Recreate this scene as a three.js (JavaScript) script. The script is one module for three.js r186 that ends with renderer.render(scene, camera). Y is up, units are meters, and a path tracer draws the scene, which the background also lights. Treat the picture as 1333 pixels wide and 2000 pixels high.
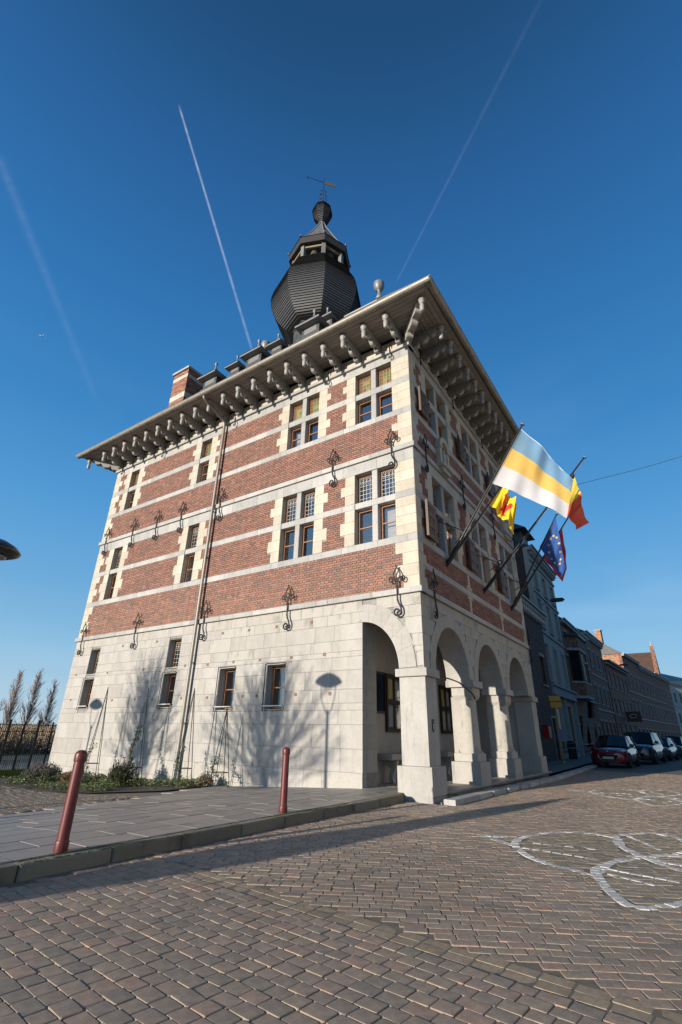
import * as THREE from 'three';
import { mergeGeometries, toCreasedNormals } from 'three/addons/utils/BufferGeometryUtils.js';

/* ------------------------------------------------------------------ camera, sky, sun, exposure */
const scene = new THREE.Scene();
const V = (x, y, z) => new THREE.Vector3(x, y, z);
const camera = new THREE.PerspectiveCamera(93.47, 682 / 1024, 0.1, 3000);
{
  const pitch = 0.4318, roll = 0.0198, yaw = 0.5989;
  const fw = V(-Math.sin(yaw) * Math.cos(pitch), Math.sin(pitch), -Math.cos(yaw) * Math.cos(pitch));
  const r = fw.clone().cross(V(0, 1, 0)).normalize(), u = r.clone().cross(fw);
  camera.up.copy(r.clone().multiplyScalar(-Math.sin(roll)).addScaledVector(u, Math.cos(roll)));
  camera.position.set(5.108, 1.3, 11.174);
  camera.lookAt(camera.position.clone().add(fw));
}
const EXPO = 1.45; // exposure: the camera is set for the sunlit wall
const SUN = V(-0.275, 0.264, 1).normalize();
const lin = c => c <= 0.04045 ? c / 12.92 : Math.pow((c + 0.055) / 1.055, 2.4);
function mulberry(a) { return () => { a |= 0; a = a + 0x6D2B79F5 | 0; let t = Math.imul(a ^ a >>> 15, 1 | a); t = t + Math.imul(t ^ t >>> 7, 61 | t) ^ t; return ((t ^ t >>> 14) >>> 0) / 4294967296; }; }
function hash(ix, iy, s) { let h = Math.imul(ix, 374761393) + Math.imul(iy, 668265263) + Math.imul(s, 974634541) | 0; h = Math.imul(h ^ h >>> 13, 1274126177); return ((h ^ h >>> 16) >>> 0) / 4294967296; }
function vnoise(x, y, px, py, s) {
  const x0 = Math.floor(x), y0 = Math.floor(y), fx = x - x0, fy = y - y0, sx = fx * fx * (3 - 2 * fx), sy = fy * fy * (3 - 2 * fy);
  const X0 = ((x0 % px) + px) % px, X1 = (X0 + 1) % px, Y0 = ((y0 % py) + py) % py, Y1 = (Y0 + 1) % py;
  const a = hash(X0, Y0, s), b = hash(X1, Y0, s), c = hash(X0, Y1, s), d = hash(X1, Y1, s);
  return a + (b - a) * sx + (c - a) * sy + (a - b - c + d) * sx * sy;
}
function fbm(u, v, px, py, oct, s) { let t = 0, w = 0, a = 1; for (let o = 0; o < oct; o++) { t += a * vnoise(u * px, v * py, px, py, s + o); w += a; a *= 0.55; px *= 2; py *= 2; } return t / w; }
{
  // sky: air by elevation, a soft brightening round the sun, thin old vapour trails (clouds)
  const W = 4096, H = 2048, data = new Float32Array(W * H * 4);
  const stops = [[-90, 120, 120, 120], [-0.5, 150, 160, 168], [0, 190, 212, 224], [3, 172, 206, 227], [8, 142, 193, 228], [14, 113, 175, 223], [22, 87, 159, 218], [32, 65, 139, 202], [44, 53, 121, 186], [56, 46, 104, 165], [68, 37, 84, 132], [80, 30, 72, 116], [90, 28, 68, 110]]
    .map(([e, r, g, b]) => [e, lin(r / 255), lin(g / 255), lin(b / 255)]);
  const row = [];
  for (let j = 0; j < H; j++) {
    const el = ((j + 0.5) / H - 0.5) * 180; let k = 0; while (k < stops.length - 2 && stops[k + 1][0] < el) k++;
    const a = stops[k], b = stops[k + 1], t = Math.min(1, Math.max(0, (el - a[0]) / (b[0] - a[0])));
    row.push([1, 2, 3].map(i => a[i] + (b[i] - a[i]) * t));
  }
  const dirOf = (i, j) => { const ph = ((i + 0.5) / W - 0.5) * 2 * Math.PI, la = ((j + 0.5) / H - 0.5) * Math.PI; return V(Math.cos(ph) * Math.cos(la), Math.sin(la), Math.sin(ph) * Math.cos(la)); };
  const cp = [], sp = []; for (let i = 0; i < W; i++) { const ph = ((i + 0.5) / W - 0.5) * 2 * Math.PI; cp.push(Math.cos(ph)); sp.push(Math.sin(ph)); }
  for (let j = 0; j < H; j++) {
    const la = ((j + 0.5) / H - 0.5) * Math.PI, cl = Math.cos(la), sl = Math.sin(la), c = row[j];
    const eld = la * 180 / Math.PI;
    for (let i = 0; i < W; i++) {
      const x = cp[i] * cl, z = sp[i] * cl, mu = x * SUN.x + sl * SUN.y + z * SUN.z, o = 4 * (j * W + i);
      const g = 0.9 + 0.16 * mu * mu - 0.09 * (x + 0.35) * (sl > 0 ? 1 : 0), m = Math.pow(Math.max(0, mu), 6) * 0.25 + Math.pow(Math.max(0, mu), 60) * 0.9;
      const k = sl > 0 ? 1 : 0;
      let w = 0; if (eld > 1 && eld < 40) { const q = fbm(i / W, j / H, 14, 30, 4, 77); w = Math.max(0, q - 0.55) * 0.16 * Math.min(1, (40 - eld) / 20); }
      data[o] = (c[0] * g + w) / EXPO + k * m * 0.9; data[o + 1] = (c[1] * g + w) / EXPO + k * m * 0.95; data[o + 2] = (c[2] * g + w) / EXPO + k * m; data[o + 3] = 1;
    }
  }
  const trail = (a, b, wa, wb, sa, sb, twin) => {
    a = V(...a).normalize(); b = V(...b).normalize();
    const n = a.clone().cross(b).normalize(), t0 = a.clone(), t1 = n.clone().cross(a).normalize(), ang = a.angleTo(b);
    for (let j = 1200; j < H; j++) for (let i = 0; i < W; i++) {
      const la = ((j + 0.5) / H - 0.5) * Math.PI, cl = Math.cos(la), x = cp[i] * cl, y = Math.sin(la), z = sp[i] * cl;
      const d = x * n.x + y * n.y + z * n.z; if (d > 0.02 || d < -0.02) continue;
      const th = Math.atan2(x * t1.x + y * t1.y + z * t1.z, x * t0.x + y * t0.y + z * t0.z), f = th / ang; if (f < 0 || f > 1) continue;
      const wd = (wa + (wb - wa) * f), rag = 0.75 + 0.5 * vnoise(f * 60, 3, 4096, 64, 9), e = d / wd;
      let g = Math.exp(-e * e); if (twin) g = Math.exp(-Math.pow((e - 0.75) / 0.6, 2)) + Math.exp(-Math.pow((e + 0.75) / 0.6, 2));
      const s = (sa + (sb - sa) * f) * g * rag * Math.min(1, f * 30, (1 - f) * 12 + 0.25), o = 4 * (j * W + i);
      data[o] += s / EXPO; data[o + 1] += s / EXPO; data[o + 2] += s / EXPO;
    }
  };
  trail([-0.448, 0.8731, -0.1923], [-0.5539, 0.6671, -0.4982], 0.0007, 0.0016, 0.42, 0.13, true);
  trail([-0.2837, 0.7638, -0.5797], [0.06, 0.92, -0.385], 0.0012, 0.0026, 0.045, 0.012, false);
  trail([-0.655, 0.753, -0.06], [-0.7713, 0.5393, -0.3382], 0.006, 0.0045, 0.036, 0.012, false);
  const sky = new THREE.DataTexture(data, W, H, THREE.RGBAFormat, THREE.FloatType);
  sky.mapping = THREE.EquirectangularReflectionMapping; sky.magFilter = sky.minFilter = THREE.LinearFilter; sky.needsUpdate = true;
  scene.background = sky; scene.environment = sky;
}
const sun = new THREE.DirectionalLight(new THREE.Color(1, 0.9, 0.76), 5);
sun.position.copy(SUN).multiplyScalar(60); sun.target.position.set(-4, 4, 0);
sun.castShadow = true; sun.shadow.mapSize.set(4096, 4096); sun.shadow.radius = 1.1;
Object.assign(sun.shadow.camera, { left: -50, right: 50, top: 50, bottom: -50, near: 1, far: 260 });
scene.add(sun, sun.target);
const renderer = new THREE.WebGLRenderer({ antialias: true });
renderer.toneMapping = THREE.LinearToneMapping; renderer.toneMappingExposure = EXPO; renderer.shadowMap.enabled = true;

/* ------------------------------------------------------------------ helpers */
const rnd = mulberry(20240117);
const R = (a, b) => a + (b - a) * rnd();
const used = {};
function numbered(n) { used[n] = (used[n] ?? -1) + 1; return used[n] ? n + '_' + String(used[n]).padStart(3, '0') : n; }
function add(parent, name, geo, mat) { const m = new THREE.Mesh(geo, mat); m.name = name; m.castShadow = m.receiveShadow = true; parent.add(m); return m; }
function group(parent, name) { const g = new THREE.Group(); g.name = name; parent.add(g); return g; }
function thing(name, label, category, pos = [0, 0, 0], turn = 0, grp) { const g = new THREE.Group(); g.name = numbered(name); g.position.set(...pos); g.rotation.y = turn; g.userData = { label, category }; if (grp) g.userData.group = grp; scene.add(g); return g; }
function tag(o, label, category, grp) { o.name = numbered(o.name); o.userData.label = label; o.userData.category = category; if (grp) o.userData.group = grp; return o; }
function structure(name, geo, mat) { const m = add(scene, numbered(name), geo, mat); m.userData.kind = 'structure'; return m; }
// world-size box uv
function boxUV(g, s = 1, ou = 0, ov = 0) {
  if (g.index) g = g.toNonIndexed();
  const p = g.attributes.position, n = g.attributes.normal, uv = new Float32Array(p.count * 2);
  for (let i = 0; i < p.count; i++) {
    const ax = Math.abs(n.getX(i)), ay = Math.abs(n.getY(i)), az = Math.abs(n.getZ(i));
    const [a, b] = az >= ax && az >= ay ? [p.getX(i), p.getY(i)] : ay >= ax ? [p.getX(i), p.getZ(i)] : [p.getZ(i), p.getY(i)];
    uv[2 * i] = a * s + ou; uv[2 * i + 1] = b * s + ov;
  }
  g.setAttribute('uv', new THREE.BufferAttribute(uv, 2)); return g;
}
function polyGeo(tris) { // flat triangles [[p,p,p],...]
  const a = []; for (const t of tris) for (const p of t) a.push(...(p.isVector3 ? p.toArray() : p));
  const g = new THREE.BufferGeometry(); g.setAttribute('position', new THREE.Float32BufferAttribute(a, 3)); g.computeVertexNormals(); return boxUV(g);
}
const quad = (a, b, c, d) => [[a, b, c], [a, c, d]];
const blockCache = new Map();
// dressed block: centred in x,y; back at z=-d, front at z=t, chamfered front edge
function block(w, h, d, t, c = 0.006, variant = 0) {
  const key = [w.toFixed(3), h.toFixed(3), d, t, c, variant].join(); if (blockCache.has(key)) return blockCache.get(key);
  const x = w / 2, y = h / 2, q = (X, Y, Z) => [[-X, -Y, Z], [X, -Y, Z], [X, Y, Z], [-X, Y, Z]], f = q(x - c, y - c, t), m = q(x, y, t - c), b = q(x, y, -d), tr = [];
  tr.push(...quad(...f));
  for (let i = 0; i < 4; i++) { const j = (i + 1) % 4; tr.push(...quad(m[i], m[j], f[j], f[i]), ...quad(b[i], b[j], m[j], m[i])); }
  tr.push(...quad(b[3], b[2], b[1], b[0]));
  const g = boxUV(polyGeo(tr), 1, variant * 0.37 + 0.11, variant * 0.53); blockCache.set(key, g); return g;
}
function box(w, h, d, x = 0, y = 0, z = 0) { const g = new THREE.BoxGeometry(w, h, d); g.translate(x, y, z); return boxUV(g); }
function tube(pts, r, seg = 24, rs = 6, closed = false) { return new THREE.TubeGeometry(new THREE.CatmullRomCurve3(pts.map(p => p.isVector3 ? p : V(...p)), closed), seg, r, rs, closed); }
function rod(a, b, r0, r1 = r0, n = 6) {
  a = a.isVector3 ? a : V(...a); b = b.isVector3 ? b : V(...b);
  const L = a.distanceTo(b), g = new THREE.CylinderGeometry(r1, r0, L, n, 1); g.translate(0, L / 2, 0);
  g.applyQuaternion(new THREE.Quaternion().setFromUnitVectors(V(0, 1, 0), b.clone().sub(a).normalize())); g.translate(a.x, a.y, a.z); return g;
}
function merge(list) { return mergeGeometries(list.map(g => { g = g.index ? g.toNonIndexed() : g; for (const k of Object.keys(g.attributes)) if (!['position', 'normal', 'uv', 'color'].includes(k)) g.deleteAttribute(k); return g; })); }
function lathe(pts, n = 20) { return new THREE.LatheGeometry(pts.map(p => new THREE.Vector2(...p)), n); }
function paint(g, c) { const n = g.attributes.position.count, a = new Float32Array(n * 3); for (let i = 0; i < n; i++) { a[3 * i] = c[0]; a[3 * i + 1] = c[1]; a[3 * i + 2] = c[2]; } g.setAttribute('color', new THREE.BufferAttribute(a, 3)); return g; }
function extr(pts, depth, holes = [], bevel = 0) {
  const s = new THREE.Shape(pts.map(p => new THREE.Vector2(...p))); for (const h of holes) s.holes.push(new THREE.Path(h.map(p => new THREE.Vector2(...p))));
  return boxUV(new THREE.ExtrudeGeometry(s, bevel ? { depth, bevelEnabled: true, bevelSize: bevel, bevelThickness: bevel, bevelSegments: 2, bevelOffset: -bevel } : { depth, bevelEnabled: false }));
}
const rect = (a, b, c, d) => [[a, c], [b, c], [b, d], [a, d]];

/* ------------------------------------------------------------------ materials */
function tex(size, fn, srgb = true) {
  const d = new Uint8Array(size * size * 4);
  for (let j = 0; j < size; j++) for (let i = 0; i < size; i++) { const c = fn(i / size, j / size), o = 4 * (j * size + i); for (let k = 0; k < 3; k++) d[o + k] = Math.max(0, Math.min(255, 255 * (typeof c === 'number' ? c : c[k]))); d[o + 3] = 255; }
  const t = new THREE.DataTexture(d, size, size); t.wrapS = t.wrapT = THREE.RepeatWrapping; t.magFilter = t.minFilter = THREE.LinearFilter; if (srgb) t.colorSpace = THREE.SRGBColorSpace; t.needsUpdate = true; return t;
}
const rep = (t, x, y = x) => { const c = t.clone(); c.repeat.set(x, y); c.needsUpdate = true; return c; };
const tStone = tex(512, (u, v) => { const a = fbm(u, v, 5, 4, 6, 1), b = fbm(u, v, 40, 40, 3, 8), s = fbm(u, v, 30, 3, 4, 15); const k = 0.875 + 0.16 * a + 0.07 * (b - 0.5) - 0.13 * Math.max(0, s - 0.56) / 0.44; const w = Math.max(0, fbm(u, v, 7, 6, 5, 33) - 0.55) * 0.5; return [k, k * (1 - 0.03 * w), k * (1 - 0.14 * w)]; });
const tGrime = tex(512, (u, v) => { const a = fbm(u, v, 6, 5, 6, 51), b = fbm(u, v, 60, 60, 3, 58), st = fbm(u, v, 36, 3, 4, 91); const d = Math.max(0, a - 0.53) * 1.5 + Math.max(0, st - 0.6) * 0.6; const k = 0.98 - d * 0.5 + 0.1 * (b - 0.5); return [k, k * 0.995, k * 0.985]; });
const tGrain = tex(512, (u, v) => { const a = fbm(u, v, 12, 12, 4, 3), b = fbm(u, v, 90, 90, 2, 5); return 0.78 + 0.2 * a + 0.2 * (b - 0.5); });
const tRough = tex(512, (u, v) => 0.5 * fbm(u, v, 24, 24, 5, 21) + 0.5 * fbm(u, v, 110, 110, 2, 25), false);
const tWood = tex(512, (u, v) => { const a = fbm(u, v, 3, 60, 4, 11); return 0.72 + 0.34 * a; });
const tSlate = tex(512, (u, v) => { const r = Math.floor(v * 20), o = r % 2 * 0.5, c = Math.floor(u * 12 + o), fu = (u * 12 + o) % 1, fv = (v * 20) % 1; const h = hash(((c % 12) + 12) % 12, r, 5); return (0.66 + 0.3 * h + 0.12 * fbm(u, v, 30, 30, 3, 6)) * (fv < 0.07 || fu < 0.05 ? 0.55 : 1); });
const tBrick = tex(512, (u, v) => { const r = Math.floor(v * 16), o = r % 2 * 0.5, c = Math.floor(u * 5 + o), fu = (u * 5 + o) % 1, fv = (v * 16) % 1, h = hash(((c % 5) + 5) % 5, r, 15), n = fbm(u, v, 40, 40, 3, 16); if (fv < 0.15 || fu < 0.045) return [0.72 + 0.1 * n, 0.68 + 0.1 * n, 0.62 + 0.1 * n]; const k = 0.62 + 0.5 * h + 0.25 * (n - 0.5); return [k, k * 0.93, k * 0.9]; });
const std = (c, o = {}) => { const m = new THREE.MeshStandardMaterial({ roughness: 0.85, ...o }); if (Array.isArray(c)) m.color.setRGB(...c.map(v => v * 0.7)); else m.color.set(c); return m; };
const bumpy = (c, map, s, b, o = {}) => std(c, { map: rep(map, s), bumpMap: rep(tRough, s * 1.7), bumpScale: b * 0.09 / Math.max(0.4, s), ...o });
const ashlarMats = [[0.52, 0.495, 0.462], [0.535, 0.512, 0.48], [0.507, 0.484, 0.453], [0.522, 0.495, 0.455], [0.492, 0.467, 0.434]].map(c => bumpy(c, tStone, 0.45, 0.004));
const ashlarGrime = [[0.52, 0.50, 0.46], [0.49, 0.47, 0.43]].map(c => bumpy(c, tGrime, 0.5, 0.004));
const creamMats = [[0.66, 0.60, 0.49], [0.63, 0.565, 0.455], [0.69, 0.63, 0.52], [0.64, 0.575, 0.475]].map(c => bumpy(c, tStone, 0.6, 0.003));
const bandMats = [[0.55, 0.54, 0.515], [0.50, 0.49, 0.47], [0.58, 0.565, 0.54], [0.46, 0.455, 0.445]].map(c => bumpy(c, tStone, 0.6, 0.003));
const mortar = bumpy([0.74, 0.65, 0.54], tGrain, 1.4, 0.004);
const stoneJoint = bumpy([0.43, 0.41, 0.38], tGrain, 1, 0.004);
const brickPalette = [[0.437, 0.215, 0.159], [0.395, 0.203, 0.153], [0.478, 0.232, 0.165], [0.343, 0.192, 0.153], [0.302, 0.192, 0.159], [0.437, 0.26, 0.201], [0.27, 0.181, 0.159], [0.51, 0.237, 0.165]];
const brickMats = brickPalette.map(c => bumpy(c, tGrain, 2.2, 0.003));
const brickStuff = bumpy([1, 1, 1], tGrain, 2.2, 0.003, { vertexColors: true });
const slate = bumpy([0.075, 0.078, 0.085], tGrain, 1.5, 0.004, { roughness: 0.5 });
const slateMats = [[0.105, 0.107, 0.112], [0.088, 0.09, 0.096], [0.125, 0.126, 0.13], [0.098, 0.10, 0.108]].map(c => bumpy(c, tGrain, 1.5, 0.004, { roughness: 0.5 }));
const slateRoof = std([0.105, 0.108, 0.115], { map: rep(tSlate, 0.42), bumpMap: rep(tSlate, 0.42), bumpScale: 0.012, roughness: 0.55 });
const lead = bumpy([0.36, 0.37, 0.38], tGrain, 1, 0.002, { roughness: 0.5, metalness: 0.3 });
const zinc = bumpy([0.36, 0.335, 0.29], tGrime, 0.6, 0.001, { roughness: 0.5, metalness: 0.25 });
const greyWood = bumpy([0.27, 0.275, 0.28], tWood, 0.8, 0.003, { roughness: 0.75 });
const soffitWood = [[0.45, 0.415, 0.375], [0.41, 0.38, 0.345], [0.48, 0.44, 0.40]].map(c => bumpy(c, tWood, 0.7, 0.003, { roughness: 0.8 }));
const iron = std([0.022, 0.022, 0.024], { roughness: 0.5, metalness: 0.4, bumpMap: rep(tRough, 6), bumpScale: 0.002 });
const blackSteel = std([0.012, 0.013, 0.015], { roughness: 0.35, metalness: 0.2 });
const oak = bumpy([0.52, 0.215, 0.085], tWood, 1.2, 0.001, { roughness: 0.5 });
const shutterWood = bumpy([0.20, 0.115, 0.06], tWood, 0.9, 0.002, { roughness: 0.6 });
const darkWood = bumpy([0.05, 0.032, 0.02], tWood, 0.9, 0.002, { roughness: 0.5 });
const glass = new THREE.MeshPhysicalMaterial({ color: 0xffffff, roughness: 0.03, transmission: 1, thickness: 0, ior: 2.1 });
const darkGlass = std([0.012, 0.016, 0.02], { roughness: 0.06 });
const leadCame = std([0.42, 0.42, 0.40], { roughness: 0.5, metalness: 0.3 });
const interior = std([0.10, 0.09, 0.08]);
const whitePaint = std([0.72, 0.72, 0.70], { roughness: 0.5 });
const kerbMats = [[0.27, 0.225, 0.165], [0.31, 0.265, 0.20], [0.24, 0.205, 0.155]].map(c => bumpy(c, tGrime, 0.7, 0.008));
const slabMats = [[0.39, 0.345, 0.305], [0.36, 0.32, 0.285], [0.415, 0.365, 0.322], [0.375, 0.332, 0.295]].map(c => bumpy(c, tGrime, 0.5, 0.003, { roughness: 0.55 }));

/* ------------------------------------------------------------------ ground, road, pavements */
const lerp = (a, b, t) => a + (b - a) * t;
function pl(pts, x) { if (x <= pts[0][0]) return pts[0][1]; for (let i = 1; i < pts.length; i++) if (x <= pts[i][0]) return lerp(pts[i - 1][1], pts[i][1], (x - pts[i - 1][0]) / (pts[i][0] - pts[i - 1][0])); return pts[pts.length - 1][1]; }
const hP = x => pl([[-9.5, -0.25], [-6.1, -0.08], [-1.75, 0.14], [0, 0.14]], x);
const inPoly = (pts, x, z) => { let c = false; for (let i = 0, j = pts.length - 1; i < pts.length; j = i++) { const [a, b] = pts[i], [d, e] = pts[j]; if ((b > z) !== (e > z) && x < (d - a) * (z - b) / (e - b) + a) c = !c; } return c; };
function sheet(pts, y) { const g = new THREE.ShapeGeometry(new THREE.Shape(pts.map(p => new THREE.Vector2(p[0], -p[1])))); g.rotateX(-Math.PI / 2); g.translate(0, y, 0); return boxUV(g); }
const grassGround = bumpy([0.10, 0.11, 0.05], tGrain, 0.3, 0.03);
structure('ground', sheet([[-1500, 1500], [1500, 1500], [1500, -1500], [-1500, -1500]], -0.45), grassGround);
const KERB = [[0.3, 0.4], [-2.2, 0.4], [-5, 0.5], [-9, 0.55], [-15, 0.35], [-22, 0.1], [-30, 0.2], [-40, 1.2], [-52, 2.6], [-70, 4.5], [-100, 7.5], [-130, 11]].reverse();
const kerbX = z => pl(KERB, z);
const roadEdge = [[-0.45, 40], [-0.45, 0.3], ...KERB.slice().reverse().map(([z, x]) => [x, z])];
const jointSand = bumpy([0.26, 0.215, 0.16], tGrain, 1.5, 0.01);
const asphalt = bumpy([0.24, 0.205, 0.17], tGrain, 0.8, 0.006);
const road = structure('road', sheet([...roadEdge.filter(p => p[1] > -16.2), [kerbX(-16.2), -16.2], [9, -16.2], [9, 13], [-0.45, 13]].filter(p => p[1] <= 13), -0.0065), jointSand);
structure('street_road', sheet([[kerbX(-16.2), -16.2], ...KERB.slice().reverse().filter(([z]) => z < -16.2).map(([z, x]) => [x, z]), [40, -130], [40, -16.2]], -0.004), asphalt);
structure('square_road', sheet([[9, 40], [40, 40], [40, -16.2], [9, -16.2]], -0.004), bumpy([0.45, 0.35, 0.265], tGrain, 0.8, 0.006));
structure('near_road', sheet([[-0.45, 40], [9, 40], [9, 13], [-0.45, 13]], -0.004), asphalt);
// setts
function settGeo(w, l, seed, dome = 0.003) {
  const q = mulberry(seed), j = 0.04, c = 0.06 * Math.min(w, l), poly = [];
  for (const [sx, sz] of [[-1, -1], [1, -1], [1, 1], [-1, 1]]) { const X = sx * w / 2 * (1 - j * q()), Z = sz * l / 2 * (1 - j * q()); const a = [X - sx * c, Z], b = [X, Z - sz * c]; if (sx * sz > 0) poly.push(b, a); else poly.push(a, b); }
  const P = (k, y, n) => { const [x, z] = poly[n % 8]; return [x * k, y, z * k]; }, tr = [];
  const top = [(q() - 0.5) * 0.01, dome, (q() - 0.5) * 0.01];
  for (let i = 0; i < 8; i++) { const n = i + 1; tr.push([top, P(0.955, 0.0, n), P(0.955, 0.0, i)], ...quad(P(0.955, 0, i), P(0.955, 0, n), P(0.992, -0.0035, n), P(0.992, -0.0035, i)), ...quad(P(0.992, -0.0035, i), P(0.992, -0.0035, n), P(1, -0.05, n), P(1, -0.05, i))); }
  let g = polyGeo(tr); g = toCreasedNormals(g, 0.5); return boxUV(g, 1, seed * 0.31, seed * 0.17);
}
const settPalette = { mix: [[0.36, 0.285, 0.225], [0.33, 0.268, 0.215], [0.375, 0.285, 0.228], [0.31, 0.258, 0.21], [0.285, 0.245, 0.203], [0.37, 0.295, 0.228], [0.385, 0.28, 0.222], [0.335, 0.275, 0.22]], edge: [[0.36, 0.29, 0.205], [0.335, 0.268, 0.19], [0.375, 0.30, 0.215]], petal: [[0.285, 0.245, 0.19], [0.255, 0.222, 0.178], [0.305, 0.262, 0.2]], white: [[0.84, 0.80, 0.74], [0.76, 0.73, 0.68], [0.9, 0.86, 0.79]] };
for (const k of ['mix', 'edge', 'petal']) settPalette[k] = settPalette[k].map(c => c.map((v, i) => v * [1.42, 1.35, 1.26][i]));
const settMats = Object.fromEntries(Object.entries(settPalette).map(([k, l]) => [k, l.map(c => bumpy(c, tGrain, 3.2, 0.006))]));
const settStuffMat = bumpy([1, 1, 1], tGrain, 3.2, 0.006);
const petals = { tail: [[2.16, 3.11], [2.78, 3.51], [2.67, 2.95]], leaf: [[2.76, 3.44], [3.06, 4.0], [3.37, 4.29], [3.62, 4.4], [3.88, 4.47], [3.96, 3.75], [4.19, 3.18], [3.95, 2.63], [3.8, 2.0], [3.29, 1.84], [2.89, 2.27], [2.71, 2.91]], up: [[4.23, 3.11], [3.95, 2.63], [3.81, 2.09], [3.84, 1.64], [4.2, 1.18], [4.55, 1.42], [4.72, 2.08], [4.55, 2.74]], down: [[4.19, 3.18], [3.96, 3.75], [3.86, 4.2], [3.94, 4.59], [4.12, 5.1], [4.33, 5.46], [4.6, 5.2], [4.8, 4.75], [4.86, 4.25], [4.68, 3.78], [4.5, 3.55]], far: [[4.3, 3.15], [4.9, 2.6], [5.5, 2.5], [5.9, 2.9], [5.6, 3.4], [4.9, 3.45]] };
const outlines = [];
for (const [dx, dz] of [[0, 0], [-0.35, -8.35]]) for (const [k, pts] of Object.entries(petals)) {
  const cv = new THREE.CatmullRomCurve3(pts.map(p => V(p[0] + dx, 0, p[1] + dz)), true, 'catmullrom', k === 'tail' ? 0.05 : 0.5);
  outlines.push({ k, cv, poly: cv.getPoints(60).map(p => [p.x, p.z]), near: dz === 0 });
}
const settList = []; // {x,z,rot,w,l,pal,y}
{
  const ang = Math.atan(0.104), ca = Math.cos(ang), sa = Math.sin(ang), bz = x => 6.84 + 0.104 * x + (x < 0.6 ? (0.6 - x) * 0.05 : 0);
  // near field: rows along the crossing edge
  let r = 0;
  for (let t = 0.0; t < 5.2; t += 0.122, r++) { let s = -1 + R(0, 0.18); while (s < 8.5) { const w = R(0.135, 0.185), x = s + w / 2, z = 6.84 + 0.24 + t; s += w; const X = x * ca - 0 * sa, Z = z + 0.104 * x; if (X < -0.33 || X > 8.4 || Z > 12.6) continue; settList.push({ x: X, z: Z + 0.07, rot: -ang + R(-0.03, 0.03), w, l: 0.12, pal: 'mix', near: 1 }); } }
  for (let k = 0; k < 2; k++) for (let s = -0.6; s < 8.6; s += 0.2) { const x = s + 0.1; if (x < -0.3) continue; settList.push({ x, z: bz(x) + 0.06 + k * 0.115, rot: -ang + R(-0.02, 0.02), y: -0.004, w: 0.195, l: 0.112, pal: 'edge', near: 1 }); }
  // main field: running bond laid diagonally
  const th = -0.53, ct = Math.cos(th), st = Math.sin(th), W0 = 0.18, L0 = 0.104; r = 0;
  for (let b = -16; b < 16; b += L0, r++) for (let a0 = -22 + R(0, 0.18), wd = 0.18; a0 < 22; a0 += wd) {
    wd = R(0.135, 0.215); const a = a0 + wd / 2, x = a * ct - b * st + 3, z = a * st + b * ct - 3;
    if (x > 8.2 || z < -16 || z > bz(x) - 0.02 || x < (z > 0.3 ? -0.38 : kerbX(z) + 0.07)) continue;
    if (x < 0.16 && z > -0.7 && z < 0.3) continue;
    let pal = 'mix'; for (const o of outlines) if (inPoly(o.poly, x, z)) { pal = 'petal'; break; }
    if (outlines.some(o => o.near && Math.min(...o.poly.map(p => Math.hypot(p[0] - x, p[1] - z))) < 0.062)) continue;
    settList.push({ x, z, rot: -th + R(-0.05, 0.05), w: wd, l: L0, vary: 1, pal, bias: fbm(x * 0.02 + 0.5, z * 0.02 + 0.5, 40, 40, 2, 3) });
  }
  for (const [dx, dz] of [[0, 0], [-0.35, -8.35]]) for (const [a, b] of [[[2.85, 3.2], [3.9, 3.05]], [[2.95, 3.6], [3.85, 3.7]], [[3.95, 1.75], [4.4, 2.6]], [[4.05, 4.4], [4.62, 4.65]], [[4.02, 4.15], [4.7, 4.3]]]) { const n = Math.round(Math.hypot(b[0] - a[0], b[1] - a[1]) / 0.125); for (let i = 0; i < n; i++) if (rnd() < 0.8) settList.push({ x: lerp(a[0], b[0], i / n) + dx, z: lerp(a[1], b[1], i / n) + dz, rot: Math.atan2(a[1] - b[1], b[0] - a[0]), w: 0.11, l: 0.08, pal: 'white', white: 1, thin: 1, y: 0.004 }); }
  for (const o of outlines) { const L = o.cv.getLength(), n = Math.round(L / 0.115); for (let i = 0; i < n; i++) { const p = o.cv.getPointAt(i / n), t = o.cv.getTangentAt(i / n); if (p.x > 8) continue; settList.push({ x: p.x, z: p.z, rot: Math.atan2(-t.z, t.x), w: 0.112, l: 0.09, pal: 'white', white: 1, slim: 1, y: 0.002 }); } }
}
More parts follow.
